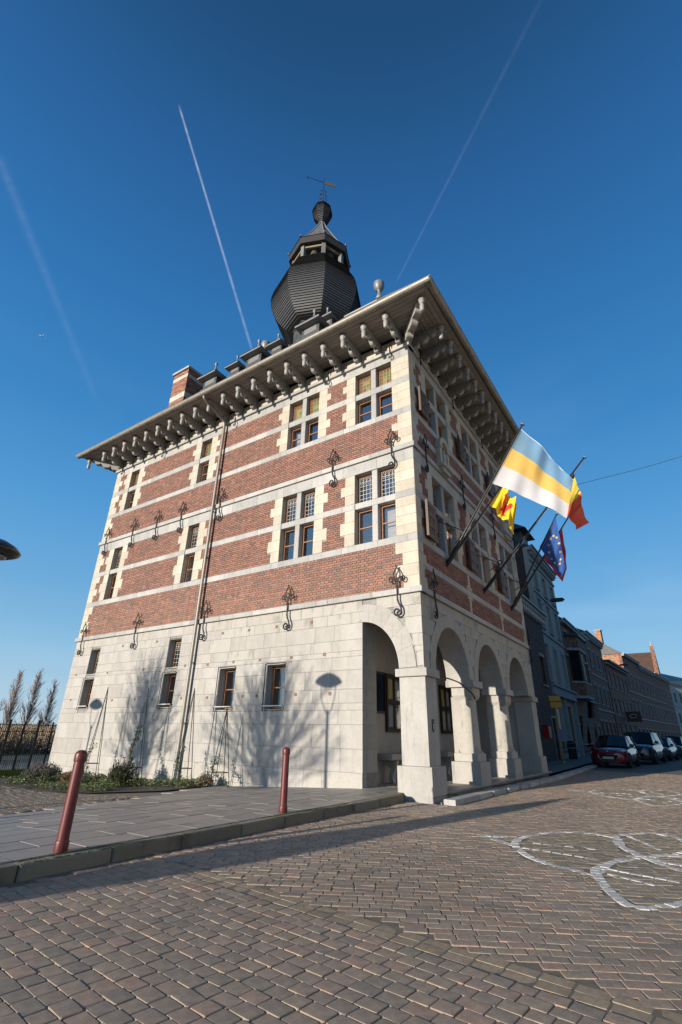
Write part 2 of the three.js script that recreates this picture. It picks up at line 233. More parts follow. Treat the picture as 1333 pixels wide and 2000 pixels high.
{
  const variants = []; const key = s => (s.white ? 'w' : s.near ? (s.pal === 'edge' ? 'e' : 'n') : 'm');
  const geos = { w: [1, 2, 3].map(k => settGeo(0.11, 0.112, 60 + k)), n: [1, 2, 3, 4, 5, 6].map(k => settGeo(0.158, 0.119, k)), e: [1, 2].map(k => settGeo(0.196, 0.1125, 20 + k, 0.0015)), m: [1, 2, 3, 4].map(k => settGeo(0.1785, 0.103, 40 + k, 0.002)) };
  const cam = camera.position; camera.updateMatrixWorld(); camera.updateProjectionMatrix();
  const inView = s => { const p = V(s.x, 0, s.z).project(camera); return Math.abs(p.x) < 1.02 && p.y > -1.02 && p.z < 1; };
  for (const s of settList) { s.g = Math.floor(rnd() * geos[key(s)].length); s.c = Math.floor(rnd() * settPalette[s.pal].length); s.tilt = [R(-0.018, 0.018), R(-0.018, 0.018)]; s.y = (s.y || 0) + R(-0.003, 0.002); s.d = Math.hypot(s.x - cam.x, s.z - cam.z) - (s.white ? 3 : 0); s.v = inView(s); s.k = R(0.86, 1.12) * (0.8 + 0.4 * fbm(s.x * 0.03 + 0.2, s.z * 0.03 + 0.7, 32, 32, 3, 44)); }
  const ranked = settList.filter(s => s.v).sort((a, b) => a.d - b.d).slice(0, 300), chosen = new Set(ranked);
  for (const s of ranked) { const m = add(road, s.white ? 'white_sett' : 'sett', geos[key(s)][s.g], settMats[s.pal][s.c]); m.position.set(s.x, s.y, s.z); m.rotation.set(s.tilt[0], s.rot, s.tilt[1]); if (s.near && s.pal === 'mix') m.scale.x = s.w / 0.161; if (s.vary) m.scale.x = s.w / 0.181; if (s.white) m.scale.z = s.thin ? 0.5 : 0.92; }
  const rest = settList.filter(s => !chosen.has(s)); const M4 = new THREE.Matrix4(), Q = new THREE.Quaternion(), E = new THREE.Euler(), col = new THREE.Color();
  for (const [k, list] of Object.entries(geos)) list.forEach((g, gi) => {
    const l = rest.filter(s => key(s) === k && s.g === gi); if (!l.length) return;
    const im = new THREE.InstancedMesh(g, settStuffMat, l.length); im.name = k === 'w' ? 'white_setts' : 'setts'; im.castShadow = im.receiveShadow = true; im.userData.kind = 'stuff';
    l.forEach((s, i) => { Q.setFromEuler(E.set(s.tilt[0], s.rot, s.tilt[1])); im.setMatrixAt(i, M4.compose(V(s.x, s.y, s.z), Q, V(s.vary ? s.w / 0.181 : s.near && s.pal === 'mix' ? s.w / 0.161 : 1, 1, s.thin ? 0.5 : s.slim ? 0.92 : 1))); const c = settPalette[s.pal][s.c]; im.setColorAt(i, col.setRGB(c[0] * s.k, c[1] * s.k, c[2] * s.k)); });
    road.add(im);
  });
}
// moss tufts in the joints by the petal
{
  const l = []; for (let i = 0; i < 110; i++) { const t = rnd(), x = lerp(3.55, 4.0, t) + R(-0.12, 0.12), z = lerp(4.45, 4.9, t) + R(-0.1, 0.1); l.push(new THREE.ConeGeometry(R(0.006, 0.014), R(0.005, 0.01), 4).translate(x, 0.0, z)); }
  for (let i = 0; i < 200; i++) l.push(new THREE.ConeGeometry(R(0.006, 0.014), R(0.01, 0.03), 4).translate(0.14 + R(-0.08, 0.25), 0.1 + 0.004, -0.68 + R(-0.14, 0.04)));
  for (let i = 0; i < 2600; i++) { const z = 0.4 + 11.5 * rnd(), k = fbm(z * 0.09, 0.3, 40, 8, 3, 71); if (k < 0.47) continue; const e = rnd() < 0.6; l.push(new THREE.ConeGeometry(R(0.006, 0.016), R(0.006, 0.016), 4).translate(e ? -0.6 + R(-0.012, 0.02) : -0.47 + R(-0.03, 0.012), 0.133, z)); }
  const m = add(scene, 'moss', merge(l), std([0.12, 0.15, 0.03])); m.userData = { kind: 'stuff', label: 'green moss growing in joints by white petal setts and kerb', category: 'moss' };
}
// kerb by the pavement in front of the sunny wall
const kerb = structure('kerb', box(0.13, 0.1, 12.4, -0.527, -0.06, 6.6), stoneJoint);
for (let z = 0.4, i = 0; z < 12.6; i++) { const L = R(0.92, 1.1), g = block(L - 0.008, 0.23, 0.15, 0.0, 0.016, i % 4); const m = add(kerb, 'kerb_stone', g, kerbMats[i % 3]); m.rotation.y = Math.PI / 2; m.position.set(-0.45 + R(-0.006, 0.006), 0.015 + R(-0.004, 0.004), z + L / 2); z += L; }
// kerb along the arcade and the street
const kerb2 = structure('street_kerb', box(0.1, 0.05, 2, 0.2, -0.02, -1), stoneJoint);
{ let z = 0.28, i = 0; while (z > -60) { const L = i ? R(0.8, 1.15) : 0.5, x0 = kerbX(z), x1 = kerbX(z - L), g = block(Math.hypot(L, x1 - x0) - 0.008, 0.2, 0.27, 0, 0.02, i % 4), m = add(kerb2, 'kerb_stone', g, bandMats[(i * 7) % 4]); m.position.set((x0 + x1) / 2, 0.0 + R(-0.004, 0.004), z - L / 2); m.rotation.y = Math.PI / 2 + Math.atan2(x1 - x0, -L) * -1; z -= L; i++; } }
const walk = bumpy([0.17, 0.168, 0.165], tGrime, 0.5, 0.004, { roughness: 0.6 });
structure('street_pavement', sheet([...KERB.slice().reverse().map(([z, x]) => [x - 0.27, z]), [-40, -130], [-40, -10.6], [-0.1, -10.6], [-0.1, 0.0], [0.1, 0.0]], 0.094), walk);
// slab pavement in front of the sunny wall
const xb = z => pl([[-1, -6.4], [0, -6.35], [1.6, -6.2], [3.87, -5.35], [6.57, -4.66], [13, -3.2]], z);
function slopedSheet(x0, x1, z0, z1, off, nx, nz, cut) { const t = []; for (let i = 0; i < nx; i++) for (let j = 0; j < nz; j++) { const P = (a, b) => { const z = lerp(z0, z1, b / nz), X0 = typeof x0 === 'function' ? x0(z) : x0, X1 = typeof x1 === 'function' ? x1(z) : x1, x = lerp(X0, X1, a / nx); return [x, hP(x) + off, z]; }; t.push(...quad(P(i, j), P(i, j + 1), P(i + 1, j + 1), P(i + 1, j))); } return polyGeo(t); }
const pavement = structure('pavement', slopedSheet(xb, -0.6, 0, 12.8, -0.012, 12, 20), jointSand);
{
  let ci = 0;
  for (let x = -0.605; x > -6.4; x -= 0.45, ci++) for (let z = 0.0 - (ci % 2) * 0.3; z < 12.6; ) {
    const L = ci % 3 ? 0.9 : 0.75, z0 = Math.max(z, 0.012), z1 = Math.min(z + L, 12.6), xm = x - 0.225; z += L; if (z1 - z0 < 0.05 || xm < xb((z0 + z1) / 2)) continue;
    const a = x - 0.006, b = x - 0.444, c = z0 + 0.006, d = z1 - 0.006, e = R(-0.002, 0.002), y = q => hP(q) + e, k = 0.006;
    const t = [[b + k, y(b), c + k], [a - k, y(a), c + k], [a - k, y(a), d - k], [b + k, y(b), d - k]], m = [[b, y(b) - k, c], [a, y(a) - k, c], [a, y(a) - k, d], [b, y(b) - k, d]], bo = m.map(p => [p[0], p[1] - 0.05, p[2]]), tr = [...quad(t[3], t[2], t[1], t[0])];
    for (let i = 0; i < 4; i++) { const n = (i + 1) % 4; tr.push(...quad(m[n], m[i], t[i], t[n]), ...quad(bo[n], bo[i], m[i], m[n])); }
    add(pavement, 'paving_slab', boxUV(polyGeo(tr), 1, R(0, 3), R(0, 3)), slabMats[Math.floor(rnd() * 4)]);
  }
}
// lower paved path with small pavers, grass behind
const path = structure('path', slopedSheet(-40, xb, 0.0, 13, -0.02, 30, 20), jointSand);
{
  const g = settGeo(0.195, 0.097, 90, 0.003), l = [];
  for (let r = 0, z = 2.0; z < 10; z += 0.104, r++) for (let x = -14 + (r % 2) * 0.1; x < xb(z) - 0.12; x += 0.202) { const bed = z < 3.15 && x > -14.6; if (bed) continue; if (x < -8 - (10 - z) * 1.5 + 1e9 * 0 && z > 9) continue; l.push([x, z]); }
  const im = new THREE.InstancedMesh(g, bumpy([1, 1, 1], tGrain, 3, 0.005), l.length), M4 = new THREE.Matrix4(), col = new THREE.Color();
  l.forEach(([x, z], i) => { im.setMatrixAt(i, M4.makeTranslation(x, hP(x) + R(-0.008, 0.002), z)); const k = R(0.75, 1.15); im.setColorAt(i, col.setRGB(0.27 * k, 0.22 * k, 0.165 * k)); });
  im.name = 'pavers'; im.userData.kind = 'stuff'; im.castShadow = im.receiveShadow = true; path.add(im);
}

/* ------------------------------------------------------------------ town hall */
const LA = 16.05, LB = 10.5;
const hall = thing('town_hall', 'red brick and pale stone town hall with arcade, bracketed eaves and slate onion turret', 'building');
// facade frames: u along the wall, v up, w outward
const FA = { rot: 0, P: (u, v, w) => V(u, v, w), L0: -LA, L1: 0 };
const FB = { rot: Math.PI / 2, P: (u, v, w) => V(w, v, -u), L0: 0, L1: LB };
function put(F, name, geo, mat, u, v, w, parent = hall) { const m = add(parent, name, geo, mat); m.rotation.y = F.rot; m.position.copy(F.P(u, v, w)); return m; }
const pick = l => l[Math.floor(rnd() * l.length)];
// core walls (behind the facing pieces)
const H1 = 4.67, HT = 13.45;
const winA = [], winB = []; // u0,u1,vb,vt
const crossA = [[-2.02, -0.63], [-4.95, -3.56]], narrowA = [[-9.8, -9.17], [-14.78, -14.15]], crossB = [2.15, 5.47, 8.8].map(c => [c - 0.88, c + 0.88]);
const floors = [{ vb: 6.34, t0: 7.49, t1: 7.69, vt: 8.68 }, { vb: 10.58, t0: 11.55, t1: 11.78, vt: 12.61 }];
for (const f of floors) { for (const [a, b] of [...crossA, ...narrowA]) winA.push([a, b, f.vb, f.vt]); for (const [a, b] of crossB) winB.push([a, b, f.vb, f.vt]); }
const groundA = [[-14.8, -14.14, 3.28, 4.26], [-14.8, -14.14, 2.0, 3.1], [-9.85, -9.18, 3.28, 4.26], [-9.85, -9.18, 2.0, 3.1], [-7.08, -6.36, 1.89, 3.12], [-5.07, -4.35, 1.89, 3.12]];
const hole = (l, e) => l.map(([a, b, c, d]) => rect(a - e, b + e, c - e, d + e).reverse());
add(hall, 'upper_wall', extr(rect(-LA + 0.02, -0.022, H1, HT), 0.5, hole(winA, 0.03)).translate(0, 0, -0.522), mortar);
{ const g = extr(rect(0.53, LB - 0.02, H1, HT), 0.5, hole(winB, 0.03)); g.translate(0, 0, -0.522); put(FB, 'upper_wall', g, mortar, 0, 0, 0); }
const arcA = []; for (let i = 0; i <= 16; i++) { const t = i / 16 * Math.PI / 2; arcA.push([-1.75 + 1.07 * Math.sin(t), 2.79 + 1.27 * Math.cos(t)]); }
add(hall, 'ground_wall', extr([[-LA + 0.02, -0.6], [-1.755, -0.6], ...arcA, [-0.68, 2.79], [-0.022, 2.79], [-0.022, H1], [-LA + 0.02, H1]], 0.7, hole(groundA, 0.03)).translate(0, 0, -0.722), stoneJoint);
const archB = [1.9, 5.05, 8.28], RB = 1.2;
{
  const o = [[0.73, 2.79]]; for (const c of archB) for (let i = 0; i <= 20; i++) { const t = Math.PI - i / 20 * Math.PI; o.push([c + RB * Math.cos(t), 2.79 + 1.27 * Math.sin(t)]); }
  o.shift(); const first = [0.725, 2.79];
  put(FB, 'ground_wall', extr([first, ...o, [LB - 0.02, 2.79], [LB - 0.02, H1], [0.725, H1]].filter((p, i, a) => !i || Math.hypot(p[0] - a[i - 1][0], p[1] - a[i - 1][1]) > 1e-3), 0.7).translate(0, 0, -0.722), ashlarMats[1], 0, 0, 0);
}
const brickWall = std([0.42, 0.2, 0.14], { map: rep(tBrick, 0.8), bumpMap: rep(tBrick, 0.8), bumpScale: 0.006 });
add(hall, 'side_wall', box(0.5, HT + 0.6, LB - 1.3, -LA + 0.27, HT / 2 - 0.3, -LB / 2), brickWall);
add(hall, 'rear_wall', box(LA - 0.04, HT + 0.6, 0.5, -LA / 2, HT / 2 - 0.3, -LB + 0.27), brickWall);
add(hall, 'floor_slab', box(LA - 1.1, 0.2, LB - 1.1, -LA / 2, 9.0, -LB / 2), interior);
add(hall, 'floor_slab', box(LA - 1.1, 0.25, LB - 1.1, -LA / 2, 4.75, -LB / 2), interior);
add(hall, 'partition_wall', box(LA - 3.2, 13, 0.15, -LA / 2 - 1.05, 6.5, -5.2), interior);
// porch behind the arcade
add(hall, 'porch_wall', box(0.3, 4.6, LB - 1.3, -2.35, 2.3, -LB / 2 - 0.05), ashlarMats[2]);
add(hall, 'porch_ceiling', box(1.6, 0.1, LB - 1.3, -1.42, 4.5, -LB / 2), ashlarMats[1]);
for (let z = 0, i = 0; z > -10.4; z -= 0.86, i++) for (let k = 0; k < 3; k++) { const m = add(hall, 'porch_flag', block(0.715, 0.85, 0.05, 0, 0.005, (i + k) % 4), slabMats[(i * 2 + k) % 4]); m.rotation.x = -Math.PI / 2; m.position.set(-0.27 - k * 0.72 + (k === 0 ? 0.0 : 0), 0.138 + R(-0.002, 0.002), z - 0.44); }
add(hall, 'porch_base', box(2.3, 0.4, LB, -1.07, -0.115, -LB / 2 - 0.01), stoneJoint);
// --- facing: helper that cuts a course into free intervals
function intervals(u0, u1, v, cuts) { let l = [[u0, u1]]; for (const c of cuts) { const e = typeof c === 'function' ? c(v) : (v > c[2] && v < c[3] ? [c[0], c[1]] : null); if (!e) continue; const n = []; for (const [a, b] of l) { if (e[1] <= a || e[0] >= b) { n.push([a, b]); continue; } if (e[0] - a > 0.02) n.push([a, e[0]]); if (b - e[1] > 0.02) n.push([e[1], b]); } l = n; } return l; }
function ashlar(F, u0, u1, courses, cuts, mats, name, Lmin, Lmax, depth = 0.2, proud = 0.0) {
  for (let i = 0; i + 1 < courses.length; i++) {
    const a = courses[i], b = courses[i + 1];
    let l = intervals(u0, u1, (a + b) / 2, cuts); for (const c of cuts) if (Array.isArray(c)) { for (const q of [a + 0.02, b - 0.02]) l = l.flatMap(([x, y]) => intervals(x, y, q, [c])); }
    for (const [p, q] of l) { const n = Math.max(1, Math.round((q - p) / R(Lmin, Lmax))), e = [p]; for (let k = 1; k < n; k++) e.push(p + (q - p) * (k + R(-0.28, 0.28)) / n); e.push(q); for (let k = 0; k < n; k++) { const w = e[k + 1] - e[k]; if (w < 0.03) continue; put(F, name, block(w - 0.005, b - a - 0.005, depth, proud + R(-0.0012, 0.0012), 0.003, Math.floor(rnd() * 4)), pick(mats), (e[k] + e[k + 1]) / 2, (a + b) / 2, 0); } }
  }
}
function voussoirs(F, cu, cv, a, b, t0, t1, n, len) {
  for (let i = 0; i < n; i++) {
    const A = lerp(t0, t1, i / n), B = lerp(t0, t1, (i + 1) / n), q = [], L = len * (i % 2 ? 1 : 0.92), s = 4;
    for (let k = 0; k <= s; k++) { const t = lerp(A, B, k / s); q.push([cu + a * Math.cos(t), cv + b * Math.sin(t)]); }
    for (let k = s; k >= 0; k--) { const t = lerp(A, B, k / s); q.push([cu + (a + L) * Math.cos(t), cv + Math.min(b + L, 1.8) * Math.sin(t)]); }
    const c = q.reduce((p, x) => [p[0] + x[0] / q.length, p[1] + x[1] / q.length], [0, 0]);
    const g = extr(q.map(p => [c[0] + (p[0] - c[0]) * 0.992 - c[0], c[1] + (p[1] - c[1]) * 0.992 - c[1]]), 0.2); g.translate(0, 0, -0.196);
    put(F, 'voussoir', g, pick(F === FA ? ashlarMats : ashlarGrime), c[0], c[1], 0.002);
  }
}
const coursesG = [-0.42, 0.02, 0.45, 0.97, 1.52, 1.86, 2.03, 2.37, 2.85, 3.19, 3.33, 3.63, 4.06, 4.36, H1];
const ventSpots = [[-3.93, 2.28], [-2.76, 2.27], [-5.39, 2.28], [-5.97, 2.28], [-7.51, 2.27], [-2.98, 3.3], [-4.16, 3.29], [-5.38, 3.29], [-6.5, 3.3], [-7.68, 3.29], [-5.96, 4.24], [-4.81, 4.24], [-3.47, 4.24], [-12.64, 4.25], [-10.56, 4.25], [-11.07, 3.3], [-13.31, 3.29], [-15.52, 3.31], [-8.79, 3.31], [-7.13, 4.25], [-8.75, 2.28], [-10.28, 2.28], [-11.26, 2.29], [-12.64, 2.29], [-13.67, 2.29], [-15.49, 2.35]];
const ellCut = (cu, cv, a, b, half) => v => { const y = (v - cv) / b; if (y < -0.02) return half ? [cu, cu + a] : [cu - a, cu + a]; if (y >= 1) return null; const x = a * Math.sqrt(Math.max(0, 1 - y * y)); return half ? [cu, cu + x] : [cu - x, cu + x]; };
const cutG = [...groundA, [-1.75, 0.2, -1, 2.79], ellCut(-1.75, 2.79, 1.59, 1.8, true)];
ashlar(FA, -LA, 0, coursesG.slice(0, 13), cutG, [...ashlarMats, ashlarGrime[0]], 'ashlar_block', 0.75, 1.15);
ashlar(FA, -LA, 0, coursesG.slice(12), cutG, [ashlarMats[0], ...ashlarGrime], 'ashlar_block', 0.75, 1.15);
voussoirs(FA, -1.75, 2.79, 1.07, 1.27, Math.PI / 2, 0.02, 5, 0.52);
// jamb of the arch return
for (let i = 1; i + 1 < 12; i++) { const a = coursesG[i + 1] - 0, b = coursesG[i + 2]; if (b > 4.1 || a < 0.1) continue; const m = add(hall, 'jamb_stone', block(0.715, b - a - 0.005, 0.2, 0.004, 0.003, i % 4), pick(ashlarGrime)); m.rotation.y = Math.PI / 2; m.position.set(-1.75, (a + b) / 2, -0.36); }
for (const [u, v] of ventSpots) { put(FA, 'vent', block(0.1, 0.085, 0.05, 0.006, 0.004), brickMats[3], u, v, 0); put(FA, 'vent_bar', block(0.08, 0.014, 0.02, 0.012, 0.003), brickMats[0], u, v, 0); }
// B ground facing above the arches
{
  const cuts = archB.map(c => ellCut(c, 2.79, RB + 0.36, 1.63, false));
  ashlar(FB, 0.0, LB, [2.79, 3.2, 3.63, 4.06, 4.36, H1], cuts, ashlarGrime, 'ashlar_block', 0.6, 1.1, 0.02);
  for (const c of archB) voussoirs(FB, c, 2.79, RB, 1.27, Math.PI, 0, 11, 0.36);
}
// string courses and bands
function course(F, v0, v1, w, mats, name, parts = 1.4, ends = 0) { const a = F.L0 - (F === FA ? ends : -0.0), b = F.L1 + ends; const n = Math.round((b - a) / parts); for (let i = 0; i < n; i++) { const p = lerp(a, b, i / n), q = lerp(a, b, (i + 1) / n); put(F, name, block(q - p - 0.004, v1 - v0, 0.3, w, 0.008, i % 4), pick(mats), (p + q) / 2, (v0 + v1) / 2, 0); } }
for (const F of [FA, FB]) {
  course(F, 4.67, 4.82, 0.085, bandMats, 'string_course', 1.5, F === FA ? 0.085 : 0.085);
  course(F, 9.06, 9.22, 0.075, bandMats, 'string_course', 1.5, 0.075);
  course(F, 12.92, 13.04, 0.09, bandMats, 'cornice_moulding', 1.3, 0.09);
}
const bands = [[6.13, 6.335], [7.49, 7.69], [8.68, 9.06], [10.375, 10.575], [11.55, 11.78], [12.61, 12.92]];
for (const F of [FA, FB]) for (const [a, b] of bands) {
  const wins = (F === FA ? [...crossA, ...narrowA] : crossB), n = Math.round((F.L1 - F.L0) / 1.25);
  if (b - a < 0.24 && (a === 7.49 || a === 11.55)) { // transom bands stop at openings
    const l = intervals(F.L0, F.L1, a + 0.1, wins.map(([p, q]) => [p, q, a, b])); for (const [p, q] of l) { const k = Math.max(1, Math.round((q - p) / 1.2)); for (let i = 0; i < k; i++) put(F, 'band_stone', block((q - p) / k - 0.004, b - a - 0.004, 0.34, 0.006, 0.004, i % 4), pick(bandMats), p + (q - p) * (i + 0.5) / k, (a + b) / 2, 0); }
  } else for (let i = 0; i < n; i++) { const p = lerp(F.L0, F.L1, i / n), q = lerp(F.L0, F.L1, (i + 1) / n); put(F, 'band_stone', block(q - p - 0.004, b - a - 0.004, 0.34, 0.006, 0.004, i % 4), pick(bandMats), (p + q) / 2, (a + b) / 2, 0); }
}
course(FA, 13.045, HT, 0.0, creamMats, 'frieze_stone', 0.81); course(FB, 13.045, HT, 0.0, creamMats, 'frieze_stone', 0.81);
// quoins
const cutsA = [], cutsB = [];
const addQuoin = (F, u0, u1, v0, v1, dep = 0.34) => { (F === FA ? cutsA : cutsB).push([u0, u1, v0, v1]); put(F, 'quoin', block(u1 - u0 - 0.004, v1 - v0 - 0.004, dep, 0.005 + R(-0.001, 0.001), 0.004, Math.floor(rnd() * 4)), pick(creamMats), (u0 + u1) / 2, (v0 + v1) / 2, 0); };
for (const F of [FA, FB]) {
  const wins = F === FA ? [...crossA, ...narrowA] : crossB, small = F === FA ? 0 : 0;
  for (const f of floors) for (const [a, b] of wins) {
    const isCorner = F === FA && a === -2.02;
    for (const [p, q] of [[f.vb, f.t0], [f.t1, f.vt]]) for (let k = 0; k < 3; k++) { const v0 = lerp(p, q, k / 3), v1 = lerp(p, q, (k + 1) / 3), L = k === 1 ? 0.52 : 0.36; addQuoin(F, a - L, a, v0, v1); if (!isCorner) addQuoin(F, b, b + L, v0, v1); }
  }
}
{
  const levels = [[4.82, 6.13], [6.335, 7.49], [7.69, 8.68], [9.22, 10.375], [10.575, 11.55], [11.78, 12.61]];
  let s = 0;
  for (const [p, q] of levels) { const n = Math.round((q - p) / 0.31), mid = p > 6.2 && p < 8 || p > 10.5; for (let k = 0; k < n; k++, s++) { const v0 = lerp(p, q, k / n), v1 = lerp(p, q, (k + 1) / n), L = s % 2 ? 0.68 : 0.47; addQuoin(FA, mid ? -0.63 : -L, 0, v0, v1, 0.3); addQuoin(FA, -LA, -LA + (s % 2 ? 0.62 : 0.42), v0, v1); addQuoin(FB, 0.0, s % 2 ? 0.34 : 0.5, v0, v1, 0.02); addQuoin(FB, LB - (s % 2 ? 0.34 : 0.5), LB, v0, v1); } }
}
// extra stonework on the arcade side
for (const [p, q] of [[5.42, 5.6], [9.72, 9.92]]) { for (let i = 0; i < 9; i++) { const a = lerp(0.5, LB - 0.5, i / 9), b = lerp(0.5, LB - 0.5, (i + 1) / 9); put(FB, 'band_stone', block(b - a - 0.004, q - p, 0.1, 0.004, 0.004, i % 4), pick(bandMats), (a + b) / 2, (p + q) / 2, 0); } cutsB.push([0, LB, p - 0.004, q + 0.004]); }
for (const u of [3.81, 7.13]) for (const [p, q, w] of [[4.83, 5.415, 0.17], [5.605, 6.125, 0.17], [5.3, 5.41, 0.42], [5.61, 5.74, 0.42]]) { put(FB, 'strip_stone', block(w, q - p - 0.004, 0.1, w > 0.3 ? 0.007 : 0.005, 0.004), pick(creamMats), u, (p + q) / 2, 0); cutsB.push([u - w / 2, u + w / 2, p, q]); }
// bricks in English bond
const bricks = [];
function brickwork(F, cuts, v0, v1) {
  const n = Math.round((v1 - v0) / 0.0722), h = (v1 - v0) / n;
  for (let i = 0; i < n; i++) { const v = v0 + (i + 0.5) * h, head = i % 2, pitch = head ? 0.139 : 0.278, off = head ? 0.0 : 0.0695; for (const [p, q] of intervals(F.L0, F.L1, v, cuts)) { let u = p; const first = Math.ceil((p - off) / pitch) * pitch + off; let e = first - p < 0.03 ? first + pitch : first; while (u < q - 0.02) { const x = Math.min(e, q - (q - e < 0.03 ? 0 : 0)); const en = q - x < 0.03 ? q : Math.min(x, q); const w = en - u - 0.014; if (w > 0.02) bricks.push({ F, u: (u + en) / 2, v, w, h: h - 0.0145, head }); u = en; e += pitch; } } }
}
const panels = [[4.82, 6.13], [6.335, 7.49], [7.69, 8.68], [9.22, 10.375], [10.575, 11.55], [11.78, 12.61]];
const openA = winA.map(w => w.slice()), openB = winB.map(w => w.slice());
for (const [a, b] of panels) { brickwork(FA, [...cutsA, ...openA], a, b); brickwork(FB, [...cutsB, ...openB], a, b); }
{
  const cam = camera.position, stuff = [], bc = (w, h) => block(Math.round(w * 200) / 200, Math.round(h * 1000) / 1000, 0.05, 0.002, 0.003);
  for (const b of bricks) { b.c = (rnd() < 0.62 ? Math.floor(rnd() * 4) : Math.floor(rnd() * 8)); const p = b.F.P(b.u, b.v, 0), d = p.clone().sub(cam), n = b.F === FA ? V(0, 0, 1) : V(1, 0, 0); b.size = b.w * -d.clone().normalize().dot(n) / d.lengthSq(); b.p = p; b.j = R(-0.002, 0.002); }
  bricks.sort((a, b) => b.size - a.size);
  bricks.forEach((b, i) => { const g = bc(b.w, b.h); if (i < 300) { const m = put(b.F, 'brick', g, brickMats[b.c], b.u, b.v, b.j); } else { const q = g.clone(); const k = R(0.85, 1.15), c = brickPalette[b.c]; paint(q, [c[0] * k, c[1] * k, c[2] * k]); const uv = q.attributes.uv, o = rnd() * 3; for (let t = 0; t < uv.count; t++) uv.setX(t, uv.getX(t) + o); if (b.F.rot) q.rotateY(b.F.rot); const p = b.F.P(b.u, b.v, b.j); q.translate(p.x, p.y, p.z); stuff.push(q); } });
  const m = add(hall, 'bricks', mergeGeometries(stuff), brickStuff); m.userData.kind = 'stuff';
}
// windows: stone cross, timber casements, leaded lights
function barsGrid(u0, u1, v0, v1, nu, nv, r, fancy) { const l = []; for (let i = 0; i <= nu; i++) { const u = lerp(u0, u1, i / nu); l.push(box(r, v1 - v0, r, u, (v0 + v1) / 2, 0)); } for (let j = 0; j <= nv; j++) l.push(box(u1 - u0, r, r * 0.8, (u0 + u1) / 2, lerp(v0, v1, j / nv), 0)); if (fancy) for (let i = 0; i < nu; i++) { const c = lerp(u0, u1, (i + 0.5) / nu), y = v1 - 0.13, s = (u1 - u0) / nu * 0.5; for (const [a, b] of [[[c, y + 0.11], [c + s, y]], [[c + s, y], [c, y - 0.11]], [[c, y - 0.11], [c - s, y]], [[c - s, y], [c, y + 0.11]]]) l.push(rod([a[0], a[1], 0.004], [b[0], b[1], 0.004], r * 0.6, r * 0.6, 4)); } return merge(l); }
function casement(win, u0, u1, v0, v1, w, bars, mat = oak, ft = 0.055) {
  const F = [box(ft, v1 - v0, 0.06, u0 + ft / 2, (v0 + v1) / 2, w), box(ft, v1 - v0, 0.06, u1 - ft / 2, (v0 + v1) / 2, w), box(u1 - u0 - 2 * ft, ft, 0.06, (u0 + u1) / 2, v1 - ft / 2, w), box(u1 - u0 - 2 * ft, ft, 0.06, (u0 + u1) / 2, v0 + ft / 2, w)];
  add(win, 'frame', merge(F), mat);
  const a = u0 + ft, b = u1 - ft;
  if (bars === 'mid') { const vm = lerp(v0, v1, 0.5); add(win, 'glazing_bar', box(b - a, 0.03, 0.045, (a + b) / 2, vm, w), mat); add(win, 'pane', box(b - a, vm - v0 - ft - 0.015, 0.006, (a + b) / 2, (v0 + ft + vm - 0.015) / 2, w), glass); add(win, 'pane', box(b - a, v1 - ft - vm - 0.015, 0.006, (a + b) / 2, (v1 - ft + vm + 0.015) / 2, w), glass); }
  else if (bars === 'lead') { add(win, 'pane', box(b - a, v1 - v0 - 2 * ft, 0.006, (a + b) / 2, (v0 + v1) / 2, w), glass); const g = barsGrid(a, b, v0 + ft, v1 - ft, 4, 6, 0.014, true); g.translate(0, 0, w + 0.012); add(win, 'lead_came', g, leadCame); }
  else if (bars === 'stain') { const l = [], nu = 4, nv = 5; for (let i = 0; i < nu; i++) for (let j = 0; j < nv; j++) { const q = rnd(), edge = i === 0 || j === 0 || i === nu - 1 || j === nv - 1, c = edge ? (q < 0.75 ? [0.23, 0.12, 0.035] : [0.2, 0.15, 0.05]) : (q < 0.45 ? [0.16, 0.22, 0.05] : q < 0.6 ? [0.30, 0.08, 0.05] : [0.34, 0.27, 0.1]); l.push(paint(box((b - a) / nu, (v1 - v0 - 2 * ft) / nv, 0.006, lerp(a, b, (i + 0.5) / nu), lerp(v0 + ft, v1 - ft, (j + 0.5) / nv), w), c)); } add(win, 'stained_pane', merge(l), stainMat); const g = barsGrid(a, b, v0 + ft, v1 - ft, 4, 5, 0.011); g.translate(0, 0, w + 0.01); add(win, 'lead_came', g, leadCame); }
  else add(win, 'pane', box(b - a, v1 - v0 - 2 * ft, 0.006, (a + b) / 2, (v0 + v1) / 2, w), glass);
}
const stainMat = std([1, 1, 1], { vertexColors: true, roughness: 0.15 });
const curtain = bumpy([0.55, 0.5, 0.44], tWood, 1.5, 0.01);
function crossWindow(F, a, b, f, upper, cross) {
  const g = group(hall, 'window'); g.rotation.y = F.rot; const m = (a + b) / 2, mw = cross ? 0.19 : 0, D = -0.24;
  const band = pick(bandMats);
  if (cross) { add(g, 'mullion', block(mw, f.t0 - f.vb, 0.26, -0.02, 0.012).clone().translate(m, (f.vb + f.t0) / 2, 0), band); add(g, 'mullion', block(mw, f.vt - f.t1, 0.26, -0.02, 0.012).clone().translate(m, (f.t1 + f.vt) / 2, 0), band); }
  add(g, 'transom', block(b - a - 0.002, f.t1 - f.t0, 0.26, -0.018, 0.01).clone().translate(m, (f.t0 + f.t1) / 2, 0), band);
  for (const [p, q] of cross ? [[a, m - mw / 2], [m + mw / 2, b]] : [[a, b]]) { casement(g, p, q, f.vb, f.t0, D, 'mid'); casement(g, p, q, f.t1, f.vt, D, upper); if (rnd() < 0.3) add(g, 'curtain', box((q - p) * 0.9, (f.t0 - f.vb) * 0.9, 0.03, (p + q) / 2, (f.vb + f.t0) / 2, -0.45), curtain); }
  return g;
}
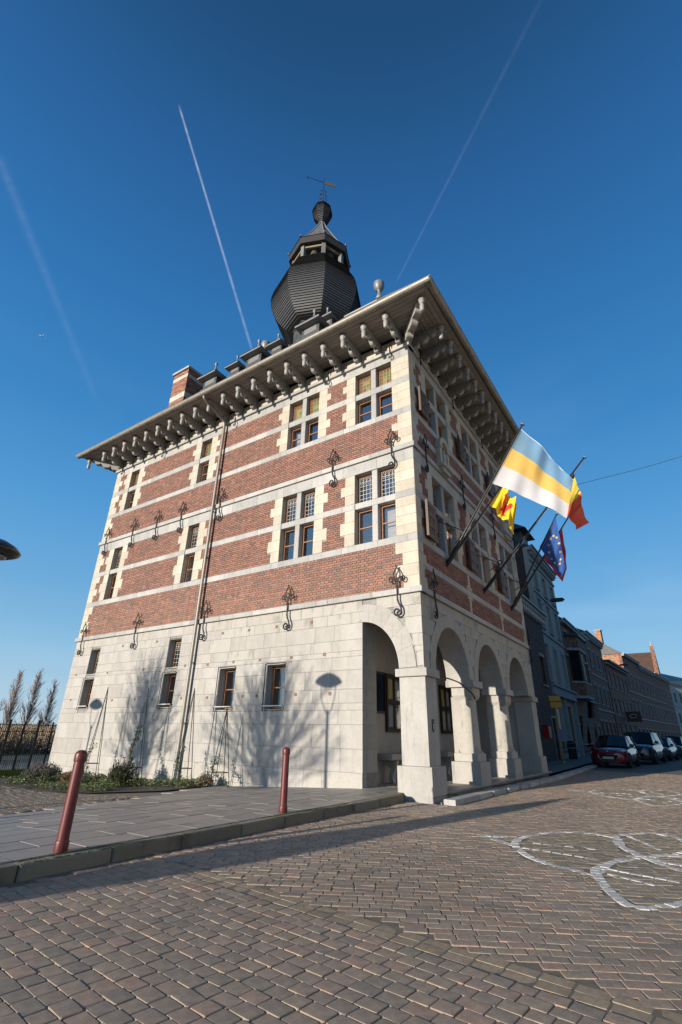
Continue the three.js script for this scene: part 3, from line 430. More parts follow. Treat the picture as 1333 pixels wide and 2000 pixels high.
floors.forEach((f, i) => { const up = i ? 'stain' : 'lead'; for (const [a, b] of crossA) crossWindow(FA, a, b, f, up, true); for (const [a, b] of narrowA) crossWindow(FA, a, b, f, up, false); for (const [a, b] of crossB) crossWindow(FB, a, b, f, up, true); });
for (const [a, b, c, d] of groundA) {
  const g = group(hall, 'window'), low = d < 3.2;
  for (const [x, r] of [[a, 1], [b, -1]]) add(g, 'reveal', box(0.012, d - c, 0.32, x + r * 0.0, (c + d) / 2, -0.175), ashlarMats[0]);
  add(g, 'reveal', box(b - a, 0.012, 0.32, (a + b) / 2, d, -0.175), ashlarMats[0]); add(g, 'sill', box(b - a, 0.03, 0.34, (a + b) / 2, c + 0.0, -0.172), bandMats[1]);
  casement(g, a + 0.01, b - 0.01, c + 0.02, d - 0.01, -0.3, low ? 'mid' : 'lead', oak, 0.06);
  if (low) { add(g, 'guard_frame', merge([rod([a + 0.02, c - 0.02, 0.03], [a + 0.02, d + 0.01, 0.03], 0.012), rod([a + 0.02, d + 0.01, 0.03], [b, d + 0.01, 0.03], 0.012)]), whitePaint); add(g, 'guard_frame', merge([rod([a - 0.03, c - 0.03, 0.035], [a - 0.03, d + 0.03, 0.035], 0.014), rod([a - 0.03, d + 0.03, 0.035], [b, d + 0.03, 0.035], 0.014)]), blackSteel); add(g, 'guard_rail', merge([rod([a - 0.05, c + 0.1, 0.09], [b + 0.02, c + 0.1, 0.09], 0.02), rod([a - 0.04, c + 0.1, 0.09], [a - 0.04, c - 0.02, 0.0], 0.012), rod([b + 0.01, c + 0.1, 0.09], [b + 0.01, c - 0.02, 0.0], 0.012)]), whitePaint); }
}
// shutters on the arcade side, with pierced T shapes
{
  const Tcut = (x, y, s, up) => up ? [[x - 0.07 * s, y + 0.06], [x - 0.07 * s, y + 0.09], [x + 0.07 * s, y + 0.09], [x + 0.07 * s, y + 0.06], [x + 0.018, y + 0.06], [x + 0.018, y - 0.09], [x - 0.018, y - 0.09], [x - 0.018, y + 0.06]] : null;
  for (const [fi, f] of floors.entries()) for (const [a] of crossB) {
    const h = f.t0 - f.vb, w = 0.82, holes = []; for (const x of [0.22, 0.4, 0.6]) for (const y of [0.22, 0.5, 0.78]) holes.push(Tcut(x * w + (y === 0.5 ? 0.05 : 0), y * h, 1, true));
    const s = group(hall, 'shutter'); s.rotation.y = FB.rot - 0.0; s.position.copy(FB.P(a - 0.03, f.vb + 0.02, 0.06));
    const g = extr(rect(-w, 0, 0, h - 0.04), 0.04, holes.map(q => q.map(([x, y]) => [x - w, y]))); const t = group(s, 'leaf'); t.rotation.y = 0.05;
    add(t, 'board', g, shutterWood); add(t, 'batten', box(0.05, h - 0.02, 0.03, -w + 0.03, h / 2 - 0.02, 0.052), darkWood); add(t, 'hinge', merge([rod([-0.02, 0.2, 0.05], [-0.02, 0.34, 0.05], 0.018), rod([-0.02, h - 0.34, 0.05], [-0.02, h - 0.2, 0.05], 0.018)]), iron);
    for (const y of [0.45, 0.75]) add(t, 'stud', new THREE.SphereGeometry(0.025, 10, 8).translate(-w * 0.72, y * h, 0.05), lead);
  }
}
// niches with little arches
for (const u of [2.15, 8.9]) {
  const n = group(hall, 'niche'); n.rotation.y = FB.rot; n.position.copy(FB.P(u, 9.24, 0)); const c = creamMats[1];
  add(n, 'sill', extr([[-0.42, 0], [0.42, 0], [0.42, 0.1], [-0.42, 0.1]], 0.26, [], 0.012), c); add(n, 'bracket', extr([[-0.25, -0.16], [0.25, -0.16], [0.36, -0.01], [-0.36, -0.01]], 0.2), bandMats[0]);
  for (const s of [-1, 1]) { add(n, 'pilaster', box(0.14, 0.62, 0.16, s * 0.3, 0.42, 0.08), c); add(n, 'capital', box(0.2, 0.07, 0.2, s * 0.3, 0.76, 0.1), c); }
  const o = [], i2 = []; for (let k = 0; k <= 12; k++) { const t = Math.PI - k / 12 * Math.PI; o.push([0.4 * Math.cos(t), 0.8 + 0.42 * Math.sin(t)]); i2.unshift([0.23 * Math.cos(t), 0.8 + 0.24 * Math.sin(t)]); }
  add(n, 'arch', extr([...o, ...i2], 0.18, [], 0.01), c); add(n, 'back', box(0.5, 0.95, 0.03, 0, 0.56, 0.012), creamMats[3]);
  add(n, 'figure', merge([new THREE.SphereGeometry(0.07, 12, 10).translate(0, 0.72, 0.1), lathe([[0, 0.1], [0.13, 0.1], [0.1, 0.4], [0.12, 0.56], [0.05, 0.65], [0, 0.66]], 12).translate(0, 0, 0.1)]), c);
}
// piers and columns of the arcade
function pier(parent, x0, x1, z0, z1, i) {
  const p = group(parent, 'pier'), cx = (x0 + x1) / 2, cz = (z0 + z1) / 2, w = x1 - x0, d = z1 - z0;
  const rb = (W, H, D, y, b) => { const g = extr(rect(-W / 2, W / 2, -D / 2, D / 2), H - 2 * b, [], b); g.rotateX(-Math.PI / 2); g.translate(cx, y + b, cz); return boxUV(g, 1, i * 0.3, i * 0.2); };
  add(p, 'base', rb(w + 0.17, 0.85, d + 0.17, -0.18, 0.018), ashlarMats[i % 2]); add(p, 'shaft', rb(w, 1.95, d, 0.67, 0.012), ashlarMats[1]); add(p, 'impost', rb(w + 0.15, 0.19, d + 0.15, 2.6, 0.015), ashlarMats[3]); return p;
}
pier(hall, -0.665, 0.02, -0.61, 0.02, 0);
pier(hall, -0.68, 0.0, -LB + 0.02, -9.78, 1);
for (const u of [3.47, 6.64]) {
  const p = group(hall, 'column'), rb = (W, H, D, y, b, x = -0.32) => { const g = extr(rect(-W / 2, W / 2, -D / 2, D / 2), H - 2 * b, [], b); g.rotateX(-Math.PI / 2); g.translate(x, y + b, -u); return boxUV(g, 1, u, u * 0.5); };
  add(p, 'base', rb(0.82, 0.85, 0.8, -0.18, 0.018), ashlarMats[0]); add(p, 'plinth', rb(0.68, 0.21, 0.66, 0.67, 0.02), ashlarMats[1]); 
  add(p, 'shaft', boxUV(toCreasedNormals(merge([new THREE.CylinderGeometry(0.265, 0.29, 1.5, 32).translate(-0.3, 1.6, -u)]), 0.8), 1, u, 0), ashlarGrime[0]); add(p, 'pilaster', rb(0.3, 1.5, 0.5, 0.85, 0.01, -0.52), ashlarMats[3]);
  for (const [sx, sz] of [[1, 1], [1, -1], [-1, 1], [-1, -1]]) add(p, 'spur', new THREE.ConeGeometry(0.07, 0.12, 4).translate(-0.3 + sx * 0.24, 0.92, -u + sz * 0.24), ashlarMats[1]);
  add(p, 'capital', boxUV(toCreasedNormals(merge([new THREE.CylinderGeometry(0.44, 0.37, 0.1, 4, 1).rotateY(Math.PI / 4).translate(-0.3, 2.33, -u), box(0.63, 0.23, 0.63, -0.3, 2.49, -u)]), 0.4)), ashlarMats[3]); add(p, 'impost', rb(0.84, 0.19, 0.82, 2.6, 0.015), ashlarMats[1]);
}
add(hall, 'porch_end_wall', box(1.5, 4.4, 0.12, -1.45, 2.3, -9.9), ashlarMats[0]);
// iron wall anchors
function spiral(cx, cy, r0, turns, dir, start, n = 26) { const l = []; for (let i = 0; i <= n; i++) { const t = i / n, a = start + dir * t * turns * Math.PI * 2, r = r0 * (1 - t * 0.78); l.push(V(cx + r * Math.cos(a), cy + r * Math.sin(a), 0)); } return l; }
const anchorGeo = (() => {
  const l = [rod([0, -0.35, 0], [0, 0.2, 0], 0.022, 0.022, 6)];
  l.push(tube([[0, 0.16, 0], [-0.08, 0.28, 0], [-0.1, 0.36, 0], [-0.05, 0.48, 0], [0, 0.55, 0], [0.02, 0.6, 0]], 0.018, 18), tube([[0, 0.16, 0], [0.08, 0.28, 0], [0.1, 0.36, 0], [0.05, 0.48, 0], [0, 0.55, 0], [-0.02, 0.6, 0]], 0.018, 18));
  for (const s of [-1, 1]) l.push(tube([V(0, 0.14, 0), V(s * 0.05, 0.24, 0), ...spiral(s * 0.16, 0.22, 0.085, 1.1, -s, Math.PI / 2).slice(2)], 0.017, 30));
  l.push(tube([V(0, -0.3, 0), V(0.03, -0.42, 0), V(0.085, -0.52, 0), ...spiral(-0.02, -0.64, 0.125, 1.35, -1, 0.35)], 0.024, 46, 7), rod([-0.04, 0.02, 0], [0.04, 0.02, 0], 0.03, 0.03, 6));
  return merge(l);
})();
const hookGeo = merge([rod([0, -0.05, 0], [0, 0.3, 0], 0.02), tube([V(0, 0, 0), V(0.01, -0.1, 0), V(0.05, -0.2, 0), ...spiral(0.0, -0.28, 0.07, 1, -1, 0.5)], 0.018, 30), tube([[0, 0.3, 0], [-0.06, 0.34, 0], [-0.09, 0.3, 0]], 0.016, 10)]);
for (const u of [-0.6, -4.33, -8.02, -11.85, -15.5]) put(FA, 'wall_anchor', anchorGeo, iron, u, 4.84, 0.12);
for (const u of [-0.65, -2.81, -8.02, -10.26, -11.83, -13.48, -15.48]) put(FA, 'wall_anchor', anchorGeo, iron, u, 9.25, 0.11);
for (const u of [0.66, 10.3]) put(FB, 'wall_anchor', anchorGeo, iron, u, 4.84, 0.12);
for (const u of [0.7, 3.8, 7.15, 10.2]) put(FB, 'wall_anchor', anchorGeo, iron, u, 9.25, 0.11);
for (const u of [-0.6, -3.11, -7.8, -12.4, -15.5]) put(FA, 'wall_hook', hookGeo, iron, u, 12.98, 0.12);
for (const u of [0.72, 3.6, 6.9]) put(FB, 'wall_hook', hookGeo, iron, u, 12.98, 0.12);
// --- eaves
const SOF = 13.56, OV = 1.4;
const corbelGeo = (() => { const p = [[0, 13.04], [0.14, 13.05]]; const arc = (cx, cy, r, a0, a1, n) => { for (let i = 0; i <= n; i++) { const a = lerp(a0, a1, i / n); p.push([cx + r * Math.cos(a), cy + r * Math.sin(a)]); } };
  arc(0.19, 13.12, 0.07, -Math.PI / 2 - 0.5, 0.3, 5); p.push([0.27, 13.2]); arc(0.44, 13.28, 0.15, Math.PI + 0.4, Math.PI * 2 - 0.1, 9); p.push([0.6, 13.29]); arc(0.74, 13.36, 0.1, Math.PI + 0.4, Math.PI * 2, 7); p.push([0.84, 13.4], [0.93, 13.43], [0.96, SOF], [0, SOF]); return p; })();
const corbelA = (() => { const g = extr(corbelGeo, 0.13, [], 0.012); g.rotateY(-Math.PI / 2); g.translate(0.065, 0, 0); return boxUV(g); })(); // profile along +z
const pendantGeo = lathe([[0.001, 12.99], [0.035, 13.0], [0.05, 13.03], [0.055, 13.1], [0.06, 13.2], [0.045, 13.27], [0.03, 13.29], [0.06, 13.31], [0.075, 13.36], [0.06, 13.42], [0.085, 13.44], [0.09, 13.5], [0.07, 13.53]], 14);
const knobGeo = merge([0, 1, 2, 3, 4].map(i => new THREE.SphereGeometry(0.032, 8, 6).translate(0.075 * Math.cos(i * 1.26), 13.43 + 0.03 * (i % 2), 0.075 * Math.sin(i * 1.26))));
const corbelPaint = bumpy([0.43, 0.425, 0.415], tGrime, 1.2, 0.003, { roughness: 0.6 });
function corbel(x, z, rot, scale = 1) { const g = group(hall, 'corbel'); g.position.set(x, 0, z); g.rotation.y = rot; const b = add(g, 'bracket', corbelA, corbelPaint); b.scale.z = scale; if (scale > 1) b.scale.x = 1.5; const p = add(g, 'pendant', pendantGeo, corbelPaint); p.position.z = 1.04 * scale; p.scale.set(1.25, 1, 1.25); const k = add(g, 'carved_knob', knobGeo, corbelPaint); k.position.z = 1.04 * scale; add(g, 'corbel_pad', box(0.19, 0.05, 0.12, 0, 13.065, 0.06), bandMats[1]); }
for (let i = 0; i < 20; i++) corbel(-0.24 - i * 0.815, 0, 0);
for (let i = 0; i < 13; i++) corbel(0, -0.36 - i * 0.795, Math.PI / 2);
corbel(-0.02, -0.02, Math.PI / 4, 1.4); corbel(-LA + 0.02, -0.02, -Math.PI / 4, 1.4);
// soffit boards (mitred)
const NB = 9;
for (let i = 0; i < NB; i++) {
  const w0 = lerp(0, OV - 0.08, i / NB) + 0.004, w1 = lerp(0, OV - 0.08, (i + 1) / NB) - 0.006, th = 0.03;
  const prism = (a, b, c, d) => { const t = [a, b, c, d].map(p => [p[0], SOF, p[1]]), u = t.map(p => [p[0], SOF + th, p[2]]), tr = [...quad(t[0], t[1], t[2], t[3]), ...quad(u[3], u[2], u[1], u[0])]; for (let k = 0; k < 4; k++) { const n = (k + 1) % 4; tr.push(...quad(t[n], t[k], u[k], u[n])); } return polyGeo(tr); };
  add(hall, 'soffit_board', prism([-LA - w0, w0], [w0, w0], [w1, w1], [-LA - w1, w1]), soffitWood[i % 3]);
  add(hall, 'soffit_board', prism([w0, w0], [w0, -LB], [w1, -LB], [w1, w1]), soffitWood[(i + 1) % 3]);
}
add(hall, 'fascia', box(LA + 2 * OV - 0.2, 0.16, 0.03, -LA / 2, 13.62, OV - 0.06), darkWood); add(hall, 'fascia', box(0.03, 0.16, LB + OV - 0.2, OV - 0.06, 13.62, -LB / 2 + OV / 2 - 0.1), darkWood);
// gutter: open half-round with rolled lip, joint rings
{
  const prof = (r, o) => { const p = []; for (let i = 0; i <= 10; i++) { const a = Math.PI + i / 10 * Math.PI; p.push([r * Math.cos(a), r * Math.sin(a)]); } for (let i = 10; i >= 0; i--) { const a = Math.PI + i / 10 * Math.PI; p.push([(r - o) * Math.cos(a), (r - o) * Math.sin(a)]); } return p; };
  const len = LA + 2 * OV + 0.1, lb = LB + OV + 0.1;
  const ga = extr(prof(0.125, 0.012), len); ga.rotateY(Math.PI / 2); ga.translate(-LA - OV - 0.01, 13.64, OV + 0.02); add(hall, 'gutter', boxUV(toCreasedNormals(ga, 0.6)), zinc);
  const gb = extr(prof(0.125, 0.012), lb); gb.translate(OV + 0.02, 13.643, -LB); add(hall, 'gutter', boxUV(toCreasedNormals(gb, 0.6)), zinc);
  add(hall, 'gutter_lip', merge([rod([-LA - OV - 0.01, 13.645, OV + 0.145], [OV + 0.145, 13.645, OV + 0.145], 0.013, 0.013, 8), rod([OV + 0.145, 13.645, OV + 0.145], [OV + 0.145, 13.645, -LB], 0.013, 0.013, 8)]), zinc);
  const ring = extr(prof(0.134, 0.02), 0.03); for (let x = OV - 0.5; x > -LA - OV; x -= 0.78) { const g = ring.clone(); g.rotateY(Math.PI / 2); g.translate(x, 13.64, OV + 0.02); add(hall, 'gutter_joint', g, zinc); } for (let z = OV - 0.6; z > -LB; z -= 0.78) { const g = ring.clone(); g.translate(OV + 0.02, 13.643, z); add(hall, 'gutter_joint', g, zinc); }
}
// downpipe
add(hall, 'downpipe', merge([tube([[-8.35, 13.58, 1.38], [-8.35, 13.46, 1.36], [-8.35, 13.36, 1.2], [-8.35, 13.12, 0.5], [-8.35, 13.0, 0.22], [-8.35, 12.82, 0.16], [-8.35, 12.5, 0.15]], 0.058, 40, 12), rod([-8.35, 12.5, 0.15], [-8.35, 0.6, 0.15], 0.058, 0.058, 14)]), zinc);
add(hall, 'downpipe_foot', rod([-8.35, 0.75, 0.15], [-8.35, -0.2, 0.15], 0.075, 0.075, 14), lead);
for (let v = 1.5; v < 12.6; v += 1.85) add(hall, 'pipe_collar', merge([rod([-8.35, v, 0.15], [-8.35, v + 0.04, 0.15], 0.067, 0.067, 14), box(0.04, 0.03, 0.16, -8.35, v + 0.02, 0.07)]), zinc);
// roof
{
  const e = OV + 0.04, y0 = 13.68, y1 = 22.45, a = [-LA - e, y0, e], b = [e, y0, e], c = [e, y0, -LB - e], d = [-LA - e, y0, -LB - e], r0 = [-12.1, y1, -LB / 2], r1 = [-3.9, y1, -LB / 2];
  const roof = add(hall, 'roof', (() => { const tr = [...quad(a, b, r1, r0), [b, c, r1], ...quad(c, d, r0, r1), [d, a, r0], ...quad(d, c, b, a)]; const g = polyGeo(tr); const p = g.attributes.position, n = g.attributes.normal, uv = g.attributes.uv; for (let i = 0; i < p.count; i++) { const q = Math.abs(n.getX(i)) > Math.abs(n.getZ(i)); uv.setXY(i, q ? p.getZ(i) : p.getX(i), p.getY(i) * 1.25); } return g; })(), slateRoof);
  add(roof, 'ridge', rod(r0, r1, 0.08, 0.08, 8), lead); for (const [p, q] of [[a, r0], [b, r1], [c, r1], [d, r0]]) add(roof, 'hip_lead', rod(p, q, 0.06, 0.06, 8), lead);
  const fin = lathe([[0.001, 0], [0.22, 0], [0.13, 0.25], [0.08, 0.6], [0.12, 0.66], [0.24, 0.76], [0.3, 1.0], [0.26, 1.12], [0.3, 1.17], [0.18, 1.26], [0.05, 1.32], [0.03, 1.5], [0.001, 1.52]], 16);
  for (const p of [r0, r1]) { const m = add(roof, 'finial', fin, lead); m.position.set(...p); }
  const slope = (y1 - y0) / (e + LB / 2), zAt = y => e - (y - y0) / slope;
  const dormer = (x, zf, w, h, s) => {
    const yb = y0 + (e - zf) * slope, D = group(hall, 'dormer'); D.position.set(x, yb, zf); const dep = h / slope + 0.3;
    add(D, 'wall', box(w * 0.72, h + 0.6, dep + 0.3, 0, h / 2 - 0.3, -dep / 2 + 0.0), slate);
    add(D, 'eave_board', box(w, 0.1, dep + 0.55, 0, h + 0.03, -dep / 2 + 0.16), greyWood);
    const W = w / 2 + 0.03, z0 = 0.46, z1 = -dep - 0.5, H = h + 0.08, T = w * 0.5; const p = [[-W, H, z0], [W, H, z0], [W, H, z1], [-W, H, z1]], q = [[0, H + T, z0 - w * 0.42], [0, H + T, z1]];
    add(D, 'hood', polyGeo([[p[0], p[1], q[0]], ...quad(p[1], p[2], q[1], q[0]), ...quad(p[3], p[0], q[0], q[1]), [p[2], p[3], q[1]], ...quad(p[3], p[2], p[1], p[0])]), slateRoof);
    add(D, 'opening', box(w * 0.5, h * 0.75, 0.05, 0, h * 0.5, 0.13), greyWood); const f = add(D, 'finial', lathe([[0.001, 0], [0.1, 0], [0.05, 0.2], [0.04, 0.34], [0.09, 0.4], [0.07, 0.5], [0.02, 0.56], [0.001, 0.6]], 12), lead); f.position.set(0, H + T - 0.05, z0 - w * 0.42); f.scale.setScalar(s);
  };
  for (const x of [-4.55, -7.75, -10.6]) dormer(x, -0.6, 1.25, 0.4, 0.9); for (const x of [-5.4, -8.55, -11.55]) dormer(x, -2.75, 1.0, 0.28, 0.8);
}
// chimney
{
  const c = group(hall, 'chimney'); c.position.set(-15.0, 0, -2.3); const brk = std([0.44, 0.23, 0.165], { map: rep(tBrick, 0.85), bumpMap: rep(tBrick, 0.85), bumpScale: 0.006 });
  for (const [a, b, m, w] of [[14.5, 18.15, brk, 0], [18.15, 18.5, creamMats[2], 0.01], [18.5, 19.55, brk, 0], [19.55, 19.78, creamMats[0], 0.01], [19.78, 20.1, brk, 0]]) { const g = add(c, m === brk ? 'brick_shaft' : 'stone_band', box(1.25 + w, b - a, 1.2 + w, 0, (a + b) / 2, 0), m); } add(c, 'cap', box(1.42, 0.14, 1.38, 0, 20.17, 0), bandMats[1]);
}
// turret
const spireSlate = std([0.2, 0.2, 0.205], { map: rep(tSlate, 0.6), bumpMap: rep(tSlate, 0.6), bumpScale: 0.008, roughness: 0.55 });
{
  const t = group(hall, 'turret'); t.position.set(-8.1, 0, -LB / 2); t.rotation.y = Math.PI / 8;
  const ring = (r0, y0, r1, y1, lip = 0.0) => { const tr = [], P = (r, y, k) => { const a = (k + 0.5) * Math.PI / 4; return [r * Math.sin(a), y, r * Math.cos(a)]; }; for (let k = 0; k < 8; k++) { tr.push(...quad(P(r0, y0, k), P(r0, y0, k + 1), P(r1, y1, k + 1), P(r1, y1, k))); if (lip) tr.push(...quad(P(r0 - lip, y0 + 0.005, k), P(r0 - lip, y0 + 0.005, k + 1), P(r0, y0, k + 1), P(r0, y0, k))); } return polyGeo(tr); };
  const prof = (pts, name, rowH, mat) => { const cv = new THREE.CatmullRomCurve3(pts.map(p => V(p[0], p[1], 0)), false, 'centripetal'), n = Math.round(cv.getLength() / rowH); for (let i = 0; i < n; i++) { const a = cv.getPointAt(i / n), b = cv.getPointAt((i + 1) / n), d = b.clone().sub(a).normalize(), nx = d.y, ny = -d.x, o = 0.05; add(t, name, ring(a.x + nx * o, a.y + ny * o - 0.012, b.x, b.y, 0.07), mat || pick(slateMats)); } };
  add(t, 'neck', ring(1.27, 17, 1.27, 22.35), slateRoof); add(t, 'neck_lead', ring(1.33, 22.1, 1.33, 22.22, 0.05), lead);
  prof([[1.3, 22.2], [1.8, 22.32], [2.28, 22.85], [2.62, 23.65], [2.72, 24.3], [2.6, 25.05], [2.3, 25.75], [2.0, 26.4], [1.82, 26.82]], 'slate_course', 0.14);
  add(t, 'belfry_floor', ring(1.82, 26.81, 0.05, 26.83), greyWood); add(t, 'belfry_sill', ring(1.86, 26.79, 1.78, 26.87, 0.06), lead);
  const R8 = (r, k) => { const a = (k + 0.5) * Math.PI / 4; return [r * Math.sin(a), r * Math.cos(a)]; };
  for (let k = 0; k < 8; k++) { const [x, z] = R8(1.66, k); const m = add(t, 'post', box(0.22, 1.75, 0.22), greyWood); m.position.set(x * 0.97, 27.6, z * 0.97); m.rotation.y = (k + 0.5) * Math.PI / 4; const a = k * Math.PI / 4 + Math.PI / 4; for (const y of [27.72, 28.2]) { const b = add(t, 'beam', box(1.15, 0.13, 0.1), oakPale()); b.position.set(1.5 * Math.sin(a), y, 1.5 * Math.cos(a)); b.rotation.y = a; } const bell = add(t, 'bell', bellGeo(), bronze()); bell.position.set(1.22 * Math.sin(a), 27.05, 1.22 * Math.cos(a)); for (const s of [-0.22, 0.22]) { const sb = add(t, 'small_bell', bellGeo(), bronze()); sb.scale.setScalar(0.36); sb.position.set(1.35 * Math.sin(a) + s * Math.cos(a), 27.86, 1.35 * Math.cos(a) - s * Math.sin(a)); } }
  add(t, 'belfry_core', ring(0.5, 26.85, 0.5, 28.5), greyWood); add(t, 'belfry_ceiling', ring(1.85, 28.22, 0.05, 28.24), greyWood); add(t, 'eave_board', ring(1.92, 27.85, 1.94, 28.35, 0.2), std([0.03, 0.027, 0.025], { roughness: 0.7 }));  // eave board near-black: shade under the overhang is put into its colour
  { const pts = [[1.98, 28.35], [1.62, 28.75], [1.2, 29.55], [0.75, 30.5], [0.38, 31.3], [0.16, 31.95]]; for (let i = 0; i + 1 < pts.length; i++) add(t, 'spire_slate', ring(pts[i][0], pts[i][1], pts[i + 1][0], pts[i + 1][1], 0.02), spireSlate); for (let k = 0; k < 8; k++) { const c = pts.map(([r, y]) => { const [x, z] = R8(r + 0.01, k); return V(x, y, z); }); add(t, 'spire_hip', tube(c, 0.045, 16, 6), lead); const [x, z] = R8(1.98, k); add(t, 'crocket', new THREE.SphereGeometry(0.05, 8, 6).translate(x, 28.48, z), lead); } }
  add(t, 'spire_neck', lathe([[0.22, 31.6], [0.15, 32.0], [0.14, 32.35]], 14), lead);
  prof([[0.18, 32.15], [0.45, 32.4], [0.62, 32.85], [0.62, 33.2], [0.45, 33.6], [0.2, 33.85], [0.05, 33.9]], 'ball_slate', 0.1);
  add(t, 'vane_rod', rod([0, 33.8, 0], [0, 36.9, 0], 0.045, 0.02, 8), iron);
  { const l = []; for (let k = 0; k < 4; k++) { const a = k * Math.PI / 2 + 0.4, q = g => g.rotateY(a); l.push(q(tube([V(0.03, 34.1, 0), V(0.22, 34.35, 0), V(0.12, 34.6, 0), V(0.28, 34.85, 0), V(0.1, 35.1, 0), V(0.2, 35.35, 0), V(0.04, 35.5, 0)], 0.018, 30, 5)), q(tube(spiral(0.2, 34.5, 0.1, 1.1, 1, 0).map(p => p), 0.014, 20, 4)), q(tube(spiral(0.18, 35.0, 0.09, 1.1, -1, 0), 0.014, 20, 4))); } add(t, 'vane_scrollwork', merge(l), iron); }
  { const v = group(t, 'weather_vane'); v.position.set(0, 36.35, 0); v.rotation.y = 0.5; add(v, 'pointer', merge([rod([0, 0, 0], [-1.15, 0, 0], 0.02, 0.012), new THREE.ConeGeometry(0.06, 0.2, 8).rotateZ(Math.PI / 2).translate(-1.2, 0, 0)]), iron); add(v, 'banner', extr([[0.05, -0.14], [0.9, -0.14], [0.78, -0.02], [0.92, 0.1], [0.6, 0.14], [0.05, 0.16]], 0.02), std([0.32, 0.22, 0.1], { metalness: 0.6, roughness: 0.45 })); }
}
function oakPale() { return oakPale.m ||= bumpy([0.42, 0.33, 0.24], tWood, 1, 0.002); }
function bronze() { return bronze.m ||= std([0.16, 0.17, 0.13], { metalness: 0.5, roughness: 0.5 }); }
function bellGeo() { return bellGeo.g ||= lathe([[0.001, 0.55], [0.12, 0.55], [0.2, 0.48], [0.22, 0.3], [0.26, 0.12], [0.36, 0], [0.33, 0], [0.22, 0.12], [0.001, 0.4]], 18); }

/* ------------------------------------------------------------------ porch furniture */
for (const [z, l] of [[-2.45, 'dark framed notice board with yellow poster on porch wall behind corner pier'], [-6.35, 'dark framed notice board with yellow poster on porch wall behind middle columns']]) {
  const b = thing('notice_board', l, 'notice board', [-2.19, 1.38, z], Math.PI / 2);
  add(b, 'case', extr(rect(-0.47, 0.47, 0, 1.58), 0.07, [rect(-0.39, -0.04, 0.86, 1.46).reverse(), rect(0.04, 0.39, 0.86, 1.46).reverse(), rect(-0.39, -0.04, 0.1, 0.74).reverse(), rect(0.04, 0.39, 0.1, 0.74).reverse()]), darkWood);
  add(b, 'back', box(0.9, 1.5, 0.02, 0, 0.79, 0.012), std([0.1, 0.09, 0.08]));
  add(b, 'poster', box(0.3, 0.54, 0.006, -0.215, 1.16, 0.03), std([0.72, 0.52, 0.03])); add(b, 'notice', box(0.3, 0.56, 0.006, -0.215, 0.42, 0.03), std([0.55, 0.5, 0.42])); add(b, 'notice', box(0.3, 0.5, 0.006, 0.215, 1.14, 0.03), std([0.6, 0.58, 0.52])); add(b, 'notice', box(0.28, 0.5, 0.006, 0.215, 0.4, 0.03), std([0.5, 0.46, 0.4]));
  add(b, 'glass_door', box(0.86, 1.46, 0.004, 0, 0.79, 0.052), glass);
}
for (const [z, l] of [[-1.65, 'narrow dark window in porch wall beside first notice board'], [-7.2, 'narrow dark window in porch wall beside second notice board']]) { const w = group(hall, 'porch_window'); w.position.set(-2.195, 1.85, z); w.rotation.y = Math.PI / 2; add(w, 'frame', extr(rect(-0.34, 0.34, 0, 1.12), 0.04, [rect(-0.28, 0.28, 0.06, 1.06).reverse()]), darkWood); add(w, 'pane', box(0.56, 1.0, 0.01, 0, 0.56, 0.01), darkGlass); w.userData.label = l; }
for (const [z, l] of [[-2.7, 'stone console bench against porch wall under first notice board'], [-6.5, 'stone console bench against porch wall under second notice board']]) {
  const b = thing('stone_bench', l, 'bench', [-1.95, 0.14, z], Math.PI / 2);
  add(b, 'seat', extr(rect(-1.25, 1.25, 0.55, 0.7), 0.42, [], 0.015).translate(0, 0, -0.2), ashlarMats[2]);
  for (const s of [-0.85, 0.85]) { const g = extr([[0.2, 0], [0.3, 0], [0.26, 0.12], [0.3, 0.25], [0.38, 0.38], [0.4, 0.54], [0.05, 0.54], [0.05, 0.44], [0.2, 0.36], [0.16, 0.22], [0.14, 0.1]], 0.13, [], 0.012); g.rotateY(-Math.PI / 2); g.translate(s + 0.06, 0, -0.2); add(b, 'leg', g, ashlarMats[1]); }
}
{ const p = thing('wall_plate', 'small metal shield plate with pale emblem on corner pier', 'plate', [0.025, 1.5, -0.27], Math.PI / 2); add(p, 'shield', extr([[-0.055, 0.16], [0.055, 0.16], [0.055, -0.06], [0, -0.13], [-0.055, -0.06]], 0.012, [], 0.003), std([0.06, 0.07, 0.09], { roughness: 0.3 })); add(p, 'emblem', extr([[-0.03, 0.05], [0.03, 0.05], [0.008, 0], [0.03, -0.05], [-0.03, -0.05], [-0.008, 0]], 0.006).translate(0, 0, 0.012), whitePaint); }
{ const r = thing('tie_rod', 'thin bent iron tie rod spanning first arcade arch between imposts', 'tie rod'); add(r, 'bar', tube([[0.03, 2.66, -0.76], [0.06, 2.66, -1.4], [0.09, 2.62, -2.0]], 0.018, 12), iron); add(r, 'hook', tube([[0.09, 2.62, -2.0], [0.1, 2.5, -2.5], [0.1, 2.36, -3.0], [0.08, 2.28, -3.14]], 0.022, 12), iron); }

